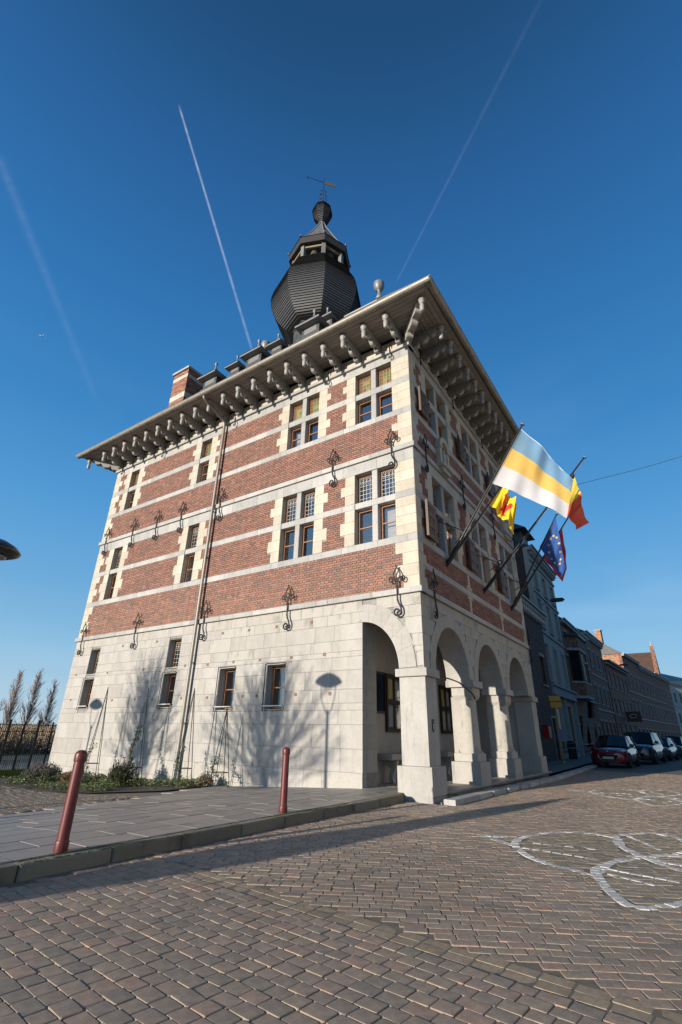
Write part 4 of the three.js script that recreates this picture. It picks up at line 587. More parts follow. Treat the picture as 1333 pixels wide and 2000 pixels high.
/* ------------------------------------------------------------------ flags */
const pole = (a, b, label, tip = true, grp) => { const p = thing('flagpole', label, 'flagpole', a); const d = V(...b).sub(V(...a)); add(p, 'shaft', rod(V(0, 0, 0), d, 0.04, 0.028, 10), blackSteel); if (tip) { const c = add(p, 'cap', new THREE.CylinderGeometry(0.075, 0.06, 0.03, 14), lead); c.position.copy(d); c.quaternion.setFromUnitVectors(V(0, 1, 0), d.clone().normalize()); } add(p, 'socket', rod(d.clone().multiplyScalar(-0.015), d.clone().multiplyScalar(0.12), 0.06, 0.06, 10), iron); add(p, 'halyard', rod(d.clone().multiplyScalar(0.2).add(V(0.05, -0.06, 0.03)), d.clone().multiplyScalar(0.97).add(V(0.02, -0.04, 0)), 0.006, 0.006, 4), lead); return p; };
const B1 = [0.02, 5.97, -1.98], B2 = [0.02, 5.93, -5.27], B3 = [0.02, 5.99, -8.62];
pole(B1, [2.75, 10.02, -2.05], 'black flagpole carrying the blue, yellow and white flag'); pole(B1, [1.54, 9.16, -3.84], 'black flagpole carrying the yellow flag with red emblem'); pole(B2, [3.94, 10.42, -5.86], 'long black flagpole carrying the black, yellow and red flag'); pole(B3, [2.6, 10.4, -10.63], 'black flagpole carrying the plain red flag'); pole(B3, [2.25, 9.86, -9.09], 'black flagpole carrying the blue flag with gold stars');
for (const [b, l] of [[B1, 'pair of iron stays bracing the first flagpoles to wall'], [B2, 'pair of iron stays bracing the long flagpole to wall'], [B3, 'pair of iron stays bracing the farthest flagpoles to wall']]) { const s = thing('pole_stay', l, 'stay', b); add(s, 'rod', rod([-0.02, 1.15, 0.85], [0.62, 0.95, 0.0], 0.014), iron); add(s, 'rod', rod([-0.02, 1.0, -0.95], [0.62, 0.95, 0.0], 0.014), iron); add(s, 'collar', new THREE.TorusGeometry(0.075, 0.018, 6, 14).translate(0.66, 0.95, 0), iron); }
const cloth = c => { const m = new THREE.MeshPhysicalMaterial({ roughness: 0.85, transmission: 0.35, thickness: 0, ...c }); return m; };
function flagGrid(ht, hb, ft, fb, amp, waves, ph, droop, nu = 34, nv = 22) {
  const [a, b, c, d] = [ht, hb, ft, fb].map(p => V(...p)), nrm = c.clone().sub(a).cross(b.clone().sub(a)).normalize();
  const P = (s, t) => { const p = a.clone().lerp(c, s).lerp(b.clone().lerp(d, s), t); const e = Math.min(1, s * 2.2); p.addScaledVector(nrm, amp * e * Math.sin(ph + waves * s * Math.PI * 2 + t * 1.7) + amp * 0.45 * e * Math.sin(ph * 2 + waves * 2.3 * s * 6 - t * 3)); p.y -= droop * Math.sin(Math.PI * s) * (1 - 0.3 * t); return p; };
  return { P, nrm, geo(s0, s1, t0, t1) { const pos = [], uv = [], idx = []; for (let i = 0; i <= nu; i++) for (let j = 0; j <= nv; j++) { const s = lerp(s0, s1, i / nu), t = lerp(t0, t1, j / nv), p = P(s, t); pos.push(p.x, p.y, p.z); uv.push(s, 1 - t); } for (let i = 0; i < nu; i++) for (let j = 0; j < nv; j++) { const k = i * (nv + 1) + j; idx.push(k, k + nv + 1, k + 1, k + 1, k + nv + 1, k + nv + 2); } const g = new THREE.BufferGeometry(); g.setAttribute('position', new THREE.Float32BufferAttribute(pos, 3)); g.setAttribute('uv', new THREE.Float32BufferAttribute(uv, 2)); g.setIndex(idx); g.computeVertexNormals(); return g; } };
}
const cl = (r, g, b, o = {}) => { const m = cloth(o); m.color.setRGB(r, g, b); return m; };
{ const f = thing('flag', 'large flag of sky blue, golden yellow and white stripes on first pole', 'flag'), q = flagGrid([2.67, 9.9, -2.05], [1.6, 8.3, -2.02], [3.7, 8.22, -2.98], [3.4, 6.97, -2.68], 0.07, 1.7, 0.6, -0.1); add(f, 'blue_stripe', q.geo(0, 1, 0, 0.34), cl(0.30, 0.58, 0.82, { transmission: 0.7 })); add(f, 'yellow_stripe', q.geo(0, 1, 0.34, 0.66), cl(0.74, 0.46, 0.10)); add(f, 'white_stripe', q.geo(0, 1, 0.66, 1), cl(0.62, 0.60, 0.61)); add(f, 'hem', tube([0, 0.2, 0.4, 0.6, 0.8, 1].map(s => q.P(s, 0)), 0.012, 30, 5), cl(0.75, 0.8, 0.85)); }
{ const f = thing('flag', 'black, yellow and red striped flag hanging from the long pole', 'flag'), q = flagGrid([3.52, 9.93, -5.8], [2.9, 9.1, -5.72], [3.56, 8.15, -6.4], [3.16, 7.95, -6.3], 0.1, 1.6, 0.4, 0.0); add(f, 'black_stripe', q.geo(0, 0.1, 0, 1), cl(0.015, 0.015, 0.018)); add(f, 'yellow_stripe', q.geo(0.1, 0.42, 0, 1), cl(0.82, 0.58, 0.05)); add(f, 'red_stripe', q.geo(0.42, 1, 0, 1), cl(0.72, 0.08, 0.03)); }
{ const f = thing('flag', 'dark blue flag with ring of gold stars hanging from farthest pole', 'flag'), q = flagGrid([2.2, 9.72, -9.03], [1.37, 8.53, -9.05], [2.16, 7.6, -9.4], [1.94, 7.24, -9.45], 0.07, 1.3, 1.2, 0); add(f, 'field', q.geo(0, 1, 0, 1), cl(0.015, 0.09, 0.36)); const star = (() => { const p = []; for (let i = 0; i < 10; i++) { const a = i * Math.PI / 5 + Math.PI / 2, r = i % 2 ? 0.028 : 0.07; p.push([r * Math.cos(a), r * Math.sin(a)]); } return extr(p, 0.012).translate(0, 0, -0.006); })(); for (let k = 0; k < 12; k++) { const a = k * Math.PI / 6, s = 0.48 + 0.3 * Math.cos(a), t = 0.5 + 0.36 * Math.sin(a), p = q.P(s, t), m = add(f, 'star', star, std([0.8, 0.62, 0.08])); const n = q.P(s + 0.02, t).sub(p).cross(q.P(s, t + 0.02).sub(p)).normalize(); m.position.copy(p); m.quaternion.setFromUnitVectors(V(0, 0, 1), n); } }
{ const f = thing('flag', 'plain red flag hanging behind the blue star flag', 'flag'), q = flagGrid([2.2, 9.72, -10.3], [1.25, 8.4, -9.95], [2.05, 7.95, -10.6], [1.8, 7.35, -10.5], 0.05, 1.2, 0.3, 0); add(f, 'field', q.geo(0, 1, 0, 1), cl(0.5, 0.02, 0.03)); }
{
  const c = document.createElement('canvas'); c.width = 512; c.height = 384; const x = c.getContext('2d'); x.fillStyle = '#f7cf16'; x.fillRect(0, 0, 512, 384); x.fillStyle = '#d8261c'; x.beginPath(); for (const [i, [a, b]] of [[190, 70], [215, 55], [240, 70], [250, 110], [300, 150], [330, 110], [370, 90], [390, 130], [360, 190], [310, 240], [290, 270], [310, 320], [270, 310], [250, 270], [215, 300], [190, 320], [200, 280], [215, 250], [190, 210], [185, 150], [170, 120], [150, 110], [170, 95]].entries()) i ? x.lineTo(a, b) : x.moveTo(a, b); x.fill();
  const t = new THREE.CanvasTexture(c); t.colorSpace = THREE.SRGBColorSpace; const f = thing('flag', 'yellow flag with red emblem hanging crumpled under large striped flag', 'flag'), q = flagGrid([1.5, 9.05, -3.75], [1.08, 8.28, -3.3], [1.86, 8.3, -3.88], [1.6, 7.42, -4.12], 0.13, 2.1, 0.2, -0.03); add(f, 'field', q.geo(0, 1, 0, 1), cl(1, 1, 1, { map: t }));
}
tag(add(scene, 'overhead_wire', tube([[3.5, 9.6, -6.2], [6.5, 9.3, -5.3], [12, 9.6, -4]], 0.008, 20, 4), blackSteel), 'thin overhead wire running from the flags across the street', 'wire');

/* ------------------------------------------------------------------ bollards, lamps */
const redPaint = bumpy([0.155, 0.024, 0.026], tGrime, 1.6, 0.0015, { roughness: 0.42 });
function bollard(x, z, label) { const y = hP(x), b = thing('bollard', label, 'bollard', [x, y, z], 0, 'red bollards along the kerb'); add(b, 'post', lathe([[0.001, 0], [0.062, 0], [0.06, 0.1], [0.057, 0.8], [0.056, 0.85]], 28), redPaint); add(b, 'foot_ring', lathe([[0.06, 0], [0.07, 0.005], [0.07, 0.085], [0.064, 0.1], [0.06, 0.1]], 28), redPaint); add(b, 'cap', lathe([[0.057, 0.83], [0.066, 0.835], [0.066, 0.9], [0.058, 0.925], [0.035, 0.942], [0.001, 0.948]], 28), redPaint); }
bollard(-0.68, 4.18, 'dark red metal bollard on slabs in front of shrub shadow'); bollard(-0.66, 7.78, 'dark red metal bollard on slabs near the planting bed');
function lampPost(x, z, label) {
  const l = thing('street_lamp', label, 'street lamp', [x, hP(x), z], 0, 'disc headed street lamps'), m = std([0.10, 0.095, 0.09], { roughness: 0.35, metalness: 0.5 });
  add(l, 'pole', lathe([[0.001, 0], [0.09, 0], [0.085, 0.8], [0.05, 0.85], [0.042, 3.4]], 16), m);
  for (const s of [-1, 1]) add(l, 'bracket', tube([[0, 3.25, 0], [s * 0.12, 3.45, 0], [s * 0.22, 3.75, 0], [s * 0.24, 4.05, 0]], 0.016, 14), m);
  add(l, 'head', lathe([[0.001, 4.02], [0.3, 4.03], [0.42, 4.08], [0.44, 4.11], [0.36, 4.2], [0.2, 4.29], [0.08, 4.33], [0.001, 4.34]], 30), m); add(l, 'lens', lathe([[0.001, 3.98], [0.2, 3.99], [0.26, 4.025], [0.001, 4.026]], 24), std([0.4, 0.4, 0.38], { roughness: 0.2 }));
}
lampPost(-4.45, 8.0, 'grey disc headed street lamp standing by the slab pavement'); lampPost(-15.45, 9.0, 'grey disc headed street lamp standing by the lower path');

/* ------------------------------------------------------------------ planting bed */
const soil = structure('planting_bed', slopedSheet(-14.6, z => pl([[0, -6.6], [1.2, -6.6], [2.0, -6.3], [3.1, -7.9]], z), 0.02, 3.1, 0.015, 20, 6), bumpy([0.09, 0.065, 0.045], tGrain, 2, 0.02));
{
  const leaf = (() => { const g = new THREE.BufferGeometry(); g.setAttribute('position', new THREE.Float32BufferAttribute([0, 0, 0, 0.022, 0.012, 0.03, 0, 0.004, 0.075, 0, 0, 0, 0, 0.004, 0.075, -0.022, 0.012, 0.03], 3)); g.computeVertexNormals(); return boxUV(g); })();
  const mat = new THREE.MeshPhysicalMaterial({ roughness: 0.6, transmission: 0.25, thickness: 0, side: THREE.DoubleSide }), n = 5200, im = new THREE.InstancedMesh(leaf, mat, n), M4 = new THREE.Matrix4(), Q = new THREE.Quaternion(), E = new THREE.Euler(), c = new THREE.Color();
  for (let i = 0; i < n; i++) { let x, z; do { x = R(-13.6, -6.4); z = R(0.15, 3.0); } while (x > pl([[0, -6.7], [2.0, -6.4], [3.1, -8]], z) || fbm(x * 0.05 + 2, z * 0.05 + 2, 24, 24, 3, 4) < 0.44); const y = hP(x) + 0.02 + rnd() * 0.16; Q.setFromEuler(E.set(R(-0.9, 0.4), R(0, 6.3), R(-0.5, 0.5))); const s = R(0.7, 1.5); im.setMatrixAt(i, M4.compose(V(x, y, z), Q, V(s, s, s))); const k = R(0.7, 1.3); im.setColorAt(i, c.setRGB(0.085 * k, 0.115 * k, 0.03 * k)); }
  im.name = 'ground_cover'; im.castShadow = im.receiveShadow = true; im.userData = { kind: 'stuff', label: 'low green ground cover leaves filling the planting bed', category: 'ground cover' }; scene.add(im);
  const tuft = (x, z, r, h, nB, col, label, cat, droop = 0.2) => { const t = thing(cat === 'grass' ? 'dry_grass' : 'garden_shrub', label, cat, [x, hP(x), z]); const l = [], q = []; for (let i = 0; i < nB; i++) { const a = R(0, 6.3), rr = r * Math.sqrt(rnd()), hh = h * R(0.55, 1) * (1 - 0.45 * (rr / r) ** 2), b = V(rr * 0.35 * Math.cos(a), 0, rr * 0.35 * Math.sin(a)), e = V(rr * Math.cos(a), hh, rr * Math.sin(a)); l.push(rod(b, e, 0.006, 0.003, 3)); for (let k = 0; k < 3; k++) { const p = b.clone().lerp(e, R(0.4, 1)); q.push(paint(new THREE.ConeGeometry(0.016, R(0.06, 0.12), 3).rotateZ(R(-1, 1)).rotateX(R(-1, 1)).translate(p.x, p.y, p.z), col.map(v => v * R(0.7, 1.3)))); } } add(t, 'stems', merge(l), std([0.13, 0.10, 0.07])); add(t, 'foliage', merge(q), std([1, 1, 1], { vertexColors: true })); };
  tuft(-12.9, 1.9, 0.55, 0.5, 240, [0.16, 0.16, 0.13], 'grey lavender mound at the outer end of planting bed', 'shrub'); tuft(-13.9, 1.2, 0.6, 0.55, 240, [0.17, 0.16, 0.14], 'grey lavender mound against the left end of stone wall', 'shrub'); tuft(-11.4, 1.6, 0.35, 0.4, 150, [0.3, 0.17, 0.09], 'russet dry plant between lavender and first trellis', 'shrub'); tuft(-9.35, 1.3, 0.4, 0.85, 260, [0.06, 0.09, 0.03], 'dark green upright shrub beside the second trellis', 'shrub'); tuft(-6.55, 0.55, 0.25, 0.38, 120, [0.34, 0.26, 0.14], 'straw coloured dry grass tuft at wall foot by last trellis', 'grass');
  const spots = [[-11.75, 0.8, 2.9, 'thin black obelisk trellis farthest along the bed, with bare stems'], [-9.45, 0.8, 2.8, 'thin black obelisk trellis with green climber, beside dark shrub'], [-7.2, 0.8, 2.62, 'thin black obelisk trellis standing close to the downpipe'], [-5.98, 0.55, 2.0, 'shorter black obelisk trellis at the bed end below a window']];
  spots.forEach(([x, z, h, label], k) => { const o = thing('trellis', label, 'trellis', [x, hP(x), z], 0.4, 'obelisk trellises along the wall'), r = 0.3, P = i => [r * Math.cos(i * Math.PI / 2), 0, r * Math.sin(i * Math.PI / 2)]; for (let i = 0; i < 4; i++) add(o, 'leg', rod(P(i), [0, h, 0], 0.011, 0.011, 5), blackSteel); const s = 0.82, y = h * (1 - s), Q2 = i => [r * s * Math.cos(i * Math.PI / 2), y, r * s * Math.sin(i * Math.PI / 2)]; add(o, 'hoop', merge([0, 1, 2, 3].map(i => rod(Q2(i), Q2(i + 1), 0.009, 0.009, 5))), blackSteel);
    const lv = [], st = []; let p = V(r * 0.9, 0.02, 0); for (let i = 0; i < 26; i++) { const t = i / 26 * (k === 1 ? 0.62 : 0.4), n = V(r * (1 - t) * Math.cos(i * 0.16) + R(-0.04, 0.04), t * h, r * (1 - t) * Math.sin(i * 0.16) + R(-0.04, 0.04)); st.push(rod(p, n, 0.006, 0.005, 4)); p = n; for (let j = 0; j < (k === 1 ? 9 : 3); j++) { const g = leaf.clone(); g.scale(1.2, 1.2, 1.2); g.rotateX(R(-1, 1)); g.rotateY(R(0, 6)); g.translate(n.x + R(-0.05, 0.05), n.y + R(-0.05, 0.05), n.z + R(-0.05, 0.05)); lv.push(g); } }
    add(o, 'climber_stem', merge(st), std([0.1, 0.07, 0.05])); add(o, 'climber_leaves', merge(lv), (() => { const m = mat.clone(); m.color.setRGB(0.06, 0.1, 0.02); return m; })()); });
}
/* ------------------------------------------------------------------ trees and far bank */
const bark = bumpy([0.13, 0.105, 0.08], tGrain, 2, 0.01), twigMat = std([0.15, 0.11, 0.08]), poplarTwig = std([0.52, 0.40, 0.33]);
function bareTree(t, seed, H, trunkH, spread, up, levels, kids, r0, sides = 4) {
  const q = mulberry(seed), tw = [], tr = [], rr = (a, b) => a + (b - a) * q();
  const rec = (p, d, L, r, lv) => { const e = p.clone().addScaledVector(d, L); (lv === 0 ? tr : tw).push(rod(p, e, r, r * 0.7, lv === 0 ? 8 : sides)); if (lv >= levels) return; const n = kids[Math.min(lv, kids.length - 1)]; for (let i = 0; i < n; i++) { const a = rr(0, 6.283), s = spread * rr(0.5, 1.15), nd = d.clone().multiplyScalar(1).add(V(Math.cos(a) * s, up, Math.sin(a) * s)).normalize(); const f = lv === 0 ? 1 : rr(0.35, 1); rec(p.clone().lerp(e, f), nd, lv === 0 ? (H - trunkH) * rr(0.42, 0.56) : L * rr(0.5, 0.8), r * (lv === 0 ? 0.45 : 0.6), lv + 1); } };
  rec(V(0, -0.2, 0), V(0, 1, 0), trunkH + 0.2, r0, 0);
  add(t, 'trunk', merge(tr), bark); add(t, 'crown', merge(tw), twigMat);
}
function poplar(t, seed, H) { const q = mulberry(seed), rr = (a, b) => a + (b - a) * q(), tw = [], lean = rr(-0.02, 0.02); for (let i = 0; i < 170; i++) { const y = H * (0.08 + 0.82 * Math.pow(q(), 0.9)), a = rr(0, 6.283), L = H * rr(0.12, 0.34) * (1.15 - y / H), s = rr(0.22, 0.62), d = V(Math.cos(a) * s, 1, Math.sin(a) * s).normalize(), p = V(lean * y, y, 0), e = p.clone().addScaledVector(d, L); tw.push(rod(p, e, H * 0.0032, H * 0.0012, 3)); for (let k = 0; k < 5; k++) { const a2 = rr(0, 6.283), pp = p.clone().lerp(e, rr(0.25, 0.95)), ee = pp.clone().addScaledVector(d.clone().add(V(Math.cos(a2) * 0.35, 0.1, Math.sin(a2) * 0.35)).normalize(), L * rr(0.25, 0.5)); tw.push(rod(pp, ee, H * 0.0016, H * 0.0008, 3)); } } add(t, 'trunk', rod([0, -1, 0], [lean * H, H * 0.93, 0], H * 0.01, H * 0.002, 6), bark); add(t, 'crown', merge(tw), poplarTwig); }
[[-90, -25.5, 11, 'bare upright poplar at the outer end of far row'], [-90, -30.6, 12.2, 'tall bare poplar in far row beyond the fence'], [-90, -33.7, 12.6, 'tallest bare poplar in far row beyond the fence'], [-90, -36.9, 11, 'slim bare poplar nearest the stone wall edge'], [-96, -27.6, 9, 'low bare poplar filling the gap in far row']].forEach(([x, z, h, l], i) => { const t = thing('poplar_tree', l, 'tree', [x, -1.2, z], i, 'bare poplars beyond the fence'); poplar(t, 300 + i, h); });
for (const [x, z, s, l] of [[-62, -15.5, 1, 'spreading bare tree in front of the far poplars'], [-58, -11, 2, 'spreading bare tree at outer end of the shrub bank']]) { const t = thing('bare_tree', l, 'tree', [x, -0.8, z]); bareTree(t, 70 + s, 5.6, 1.4, 0.75, 0.3, 4, [5, 4, 4, 3], 0.11, 3); }
{ const q = []; for (let i = 0; i < 9; i++) q.push(rod([0, 0, 0], [R(-0.7, 0.7), R(0.7, 1.3), R(-0.7, 0.7)], 0.03, 0.012, 3)); for (let i = 0; i < 22; i++) { const a = V(R(-0.6, 0.6), R(0.3, 1.1), R(-0.6, 0.6)); q.push(rod(a, a.clone().add(V(R(-0.3, 0.3), R(0, 0.35), R(-0.3, 0.3))), 0.025, 0.012, 3)); } const n = 1400, im = new THREE.InstancedMesh(merge(q), std([1, 1, 1]), n), M4 = new THREE.Matrix4(), Q = new THREE.Quaternion(), c = new THREE.Color(); for (let i = 0; i < n; i++) { const x = R(-74, -36), s = R(0.8, 2.1); Q.setFromAxisAngle(V(0, 1, 0), R(0, 6)); im.setMatrixAt(i, M4.compose(V(x, -0.9, R(-34, 6)), Q, V(s, s * R(0.8, 1.2), s))); const k = R(0.6, 1.3), g = rnd(); im.setColorAt(i, g < 0.12 ? c.setRGB(0.42 * k, 0.38 * k, 0.12 * k) : c.setRGB(0.48 * k, 0.34 * k, 0.23 * k)); } im.name = 'shrub_bank'; im.castShadow = im.receiveShadow = true; im.userData = { kind: 'stuff', label: 'brown leafless shrub bank far beyond the fence', category: 'shrubs' }; scene.add(im); }
structure('river', sheet([[-29, 30], [-20, 30], [-20, -60], [-29, -60]], -0.44), std([0.10, 0.14, 0.19], { roughness: 0.12 }));
// grass verge by the fence
{ const g = merge([0, 1, 2, 3, 4].map(i => new THREE.ConeGeometry(0.008, 0.12, 3).rotateZ(R(-0.5, 0.5)).rotateX(R(-0.4, 0.4)).translate(R(-0.05, 0.05), 0.05, R(-0.05, 0.05)))), n = 2600, im = new THREE.InstancedMesh(g, std([0.10, 0.15, 0.035]), n), M4 = new THREE.Matrix4(); for (let i = 0; i < n; i++) im.setMatrixAt(i, M4.makeTranslation(R(-17.2, -14.7), hP(-15) - 0.0, R(0.1, 4.6))); im.name = 'grass'; im.castShadow = im.receiveShadow = true; im.userData = { kind: 'stuff', label: 'short green grass strip along the foot of the fence', category: 'grass' }; scene.add(im); }
{ // fence of dark posts and thin mesh bars
  const f = thing('mesh_fence', 'dark steel fence with square posts and thin vertical bars beside the wall', 'fence'); const a = V(-16.75, -0.45, -0.75), b = V(-18.4, -0.45, 6.2), L = a.distanceTo(b), n = 14, at = t => a.clone().lerp(b, t), dir = b.clone().sub(a).normalize();
  for (let i = 0; i <= n; i++) { const p = add(f, 'post', box(i % 2 ? 0.05 : 0.09, 2.05 - (i % 2) * 0.12, i % 2 ? 0.05 : 0.08), blackSteel); p.position.copy(at(i / n)).add(V(0, 1.02, 0)); p.rotation.y = Math.atan2(-dir.z, dir.x); }
  for (const y of [0.12, 0.95, 1.62, 1.86]) add(f, 'rail', rod(at(0).add(V(0, y, 0)), at(1).add(V(0, y, 0)), 0.014, 0.014, 5), blackSteel);
  for (let i = 1; i < 110; i++) { const p = at(i / 110); add(f, 'bar', rod(p.clone().add(V(0, 0.08, 0)), p.clone().add(V(0, 1.9, 0)), 0.009, 0.009, 4), blackSteel); }
}
// trees and evergreen behind the viewer whose shadows fall on the wall and road
function roundTree(t, seed, fork, top, rx, n) {
  const q = mulberry(seed), rr = (a, b) => a + (b - a) * q(), tw = [], H = top - fork, base = V(0, fork, 0);
  const curve = (a, b, r0, r1, k, sd) => { let p = a; for (let i = 1; i <= k; i++) { const t2 = i / k, e = a.clone().lerp(b, t2).add(V(rr(-1, 1), rr(-0.3, 1) , rr(-1, 1)).multiplyScalar(0.05 * Math.sin(Math.PI * t2) * a.distanceTo(b) / 1.5)); tw.push(rod(p, e, lerp(r0, r1, (i - 1) / k), lerp(r0, r1, t2), sd)); p = e; } return p; };
  for (let i = 0; i < n; i++) { const a = rr(0, 6.283), el = Math.pow(q(), 0.85) * 1.5 - 0.05, k = rr(0.72, 1.05), e = V(rx * k * Math.cos(el) * Math.cos(a), fork + H * 0.12 + H * 0.88 * k * Math.max(-0.1, Math.sin(el)), rx * k * Math.cos(el) * Math.sin(a)), s = base.clone().add(V(rr(-0.6, 0.6), rr(-0.3, 0.3) * H * 0.4, rr(-0.6, 0.6))); curve(s, e, 0.014, 0.006, 4, 4); for (let m = 0; m < 8; m++) { const p = s.clone().lerp(e, rr(0.45, 1)), d = e.clone().sub(s).normalize().add(V(rr(-0.7, 0.7), rr(-0.1, 0.7), rr(-0.7, 0.7))).normalize(), L = rr(0.25, 0.75), e2 = p.clone().addScaledVector(d, L); tw.push(rod(p, e2, 0.006, 0.004, 3)); for (let w = 0; w < 2; w++) { const p2 = p.clone().lerp(e2, rr(0.3, 0.9)); tw.push(rod(p2, p2.clone().addScaledVector(d.clone().add(V(rr(-0.8, 0.8), rr(-0.2, 0.6), rr(-0.8, 0.8))).normalize(), rr(0.15, 0.4)), 0.005, 0.003, 3)); } } }
  add(t, 'trunk', rod([0, -0.2, 0], [0, fork + 0.1, 0], 0.1, 0.06, 10), bark); add(t, 'crown', merge(tw), twigMat);
}
{ const t = thing('ornamental_tree', 'bare round headed tree whose shadow falls beside the ground windows', 'tree', [-7.5, 0, 13.2], 0.4); roundTree(t, 512, 2.7, 5.6, 2.85, 150); }
{ const t = thing('ornamental_tree', 'bare round headed tree whose shadow falls by the downpipe', 'tree', [-13.2, 0, 13.4], 1.4); roundTree(t, 913, 2.8, 6.4, 2.0, 130); }
{ const t = thing('evergreen_shrub', 'tall narrow evergreen casting the long shadow across the setts', 'shrub', [-1.3, 0.1, 14.2]); add(t, 'trunk', rod([0, -0.1, 0], [0, 2.6, 0], 0.06, 0.02, 8), bark); const l = []; for (let i = 0; i < 5200; i++) { const y = 0.15 + 3.05 * Math.pow(rnd(), 0.8), rm = 0.42 * Math.min(1, (3.25 - y) / 0.9) * (0.85 + 0.25 * Math.sin(y * 5)), a = R(0, 6.3), r = rm * Math.sqrt(rnd()); l.push(new THREE.ConeGeometry(0.03, 0.13, 3).rotateZ(R(-0.8, 0.8)).rotateX(R(-0.8, 0.8)).translate(r * Math.cos(a), y, r * Math.sin(a))); } add(t, 'foliage', merge(l), std([0.05, 0.075, 0.03])); }

/* ------------------------------------------------------------------ street houses */
const houseBrick = c => std(c, { map: rep(tBrick, 0.75), bumpMap: rep(tBrick, 0.75), bumpScale: 0.005 });
const hw = { dark: houseBrick([0.14, 0.09, 0.075]), brown: houseBrick([0.42, 0.23, 0.16]), red: houseBrick([0.44, 0.21, 0.15]), grey: bumpy([0.6, 0.53, 0.45], tStone, 0.5, 0.004), orange: houseBrick([0.62, 0.36, 0.23]), pale: bumpy([0.6, 0.59, 0.56], tStone, 0.5, 0.004), cream: bumpy([0.84, 0.73, 0.56], tStone, 0.5, 0.004) };
const roofMats = [slateRoof, std([0.14, 0.075, 0.05], { map: rep(tSlate, 0.5), roughness: 0.8 }), std([0.06, 0.09, 0.10], { map: rep(tSlate, 0.5), roughness: 0.5 })];
const frameWhite = std([0.62, 0.62, 0.6], { roughness: 0.5 }), frameBrown = std([0.13, 0.07, 0.035], { roughness: 0.5 });
function house(o) {
  const [x0, z0] = o.p0, [x1, z1] = o.p1, L = Math.hypot(x1 - x0, z1 - z0), g = thing(o.name || 'town_house', o.label, 'house', [x0, 0.05, z0], Math.atan2(-(z1 - z0), x1 - x0), o.group || 'houses along the street');
  const H = o.H, D = o.D || 8, wins = [];
  for (const r of o.rows) for (let i = 0; i < r.n; i++) { const c = L * ((i + 0.5) / r.n) * (r.span || 1) + (r.off || 0); wins.push({ c, v: r.v, h: r.h, w: r.w, r }); }
  if (o.door) wins.push({ c: o.door, v: 0.02, h: 2.4, w: 1.05, r: { door: 1 } });
  add(g, 'front_wall', extr(rect(0.004, L - 0.004, 0, H), 0.32, wins.map(q => rect(q.c - q.w / 2, q.c + q.w / 2, q.v, q.v + q.h).reverse())).translate(0, 0, -0.32), hw[o.wall]);
  add(g, 'side_wall', box(0.3, H, D - 0.34, 0.156, H / 2, -D / 2 - 0.17), hw[o.side || o.wall]); add(g, 'side_wall', box(0.3, H, D - 0.34, L - 0.156, H / 2, -D / 2 - 0.17), hw[o.side || o.wall]); add(g, 'rear_wall', box(L - 0.01, H, 0.3, L / 2, H / 2, -D - 0.15), hw[o.side || o.wall]);
  for (let v = 3.4; v < H; v += 3.2) add(g, 'floor', box(L - 0.7, 0.2, D - 0.5, L / 2, v, -D / 2), interior);
  const trim = o.trim === 'grey' ? bandMats[1] : ashlarGrime[1];
  for (const q of wins) {
    if (q.r.door) { const d = group(g, 'door'); d.position.set(q.c, q.v, -0.2); add(d, 'leaf', box(q.w, q.h, 0.06, 0, q.h / 2, 0), frameBrown); add(d, 'door_frame', extr(rect(-q.w / 2 - 0.1, q.w / 2 + 0.1, 0, q.h + 0.12), 0.06, [rect(-q.w / 2, q.w / 2, 0.001, q.h).reverse()]).translate(0, 0, 0.17), trim); add(d, 'handle', rod([q.w * 0.35, 1.0, 0.06], [q.w * 0.35, 1.2, 0.06], 0.015), lead); continue; }
    const w = group(g, 'window'); w.position.set(q.c, q.v, 0); const fm = q.r.white ? frameWhite : frameBrown, a = q.w / 2, f = 0.06;
    add(w, 'frame', merge([box(f, q.h, 0.07, -a + f / 2, q.h / 2, -0.17), box(f, q.h, 0.07, a - f / 2, q.h / 2, -0.17), box(q.w - 2 * f, f, 0.07, 0, f / 2, -0.17), box(q.w - 2 * f, f, 0.07, 0, q.h - f / 2, -0.17), ...(q.w > 0.8 ? [box(f, q.h - 2 * f, 0.06, 0, q.h / 2, -0.17)] : []), ...(q.h > 1.3 ? [box(q.w - 2 * f, 0.05, 0.06, 0, q.h * 0.7, -0.168)] : [])]), fm);
    add(w, 'pane', box(q.w - 2 * f, q.h - 2 * f, 0.008, 0, q.h / 2, -0.18), glass); if (q.r.blind) add(w, 'curtain', box(q.w * 0.42, q.h * 0.92, 0.02, q.w * 0.22, q.h / 2, -0.28), whitePaint);
    add(w, 'sill', box(q.w + 0.24, 0.1, 0.2, 0, -0.05, 0.02), trim); if (!q.r.plain) { add(w, 'lintel', box(q.w + 0.3, 0.18, 0.06, 0, q.h + 0.09, 0.02), trim); if (q.r.surround) for (const s of [-1, 1]) add(w, 'jamb', box(0.13, q.h, 0.05, s * (a + 0.07), q.h / 2, 0.02), trim); }
  }
  for (const v of o.bands || []) add(g, 'string_course', box(L - 0.02, 0.16, 0.12, L / 2, v, 0.04), trim);
  add(g, 'cornice', box(L - 0.01, 0.28, 0.42, L / 2, H - 0.1, 0.12), trim); add(g, 'gutter', box(L - 0.02, 0.12, 0.16, L / 2, H + 0.09, 0.36), zinc);
  if (o.dentils) for (let u = 0.3; u < L - 0.1; u += 0.5) add(g, 'bracket', box(0.14, 0.3, 0.3, u, H - 0.38, 0.14), o.dentils === 'white' ? whitePaint : trim);
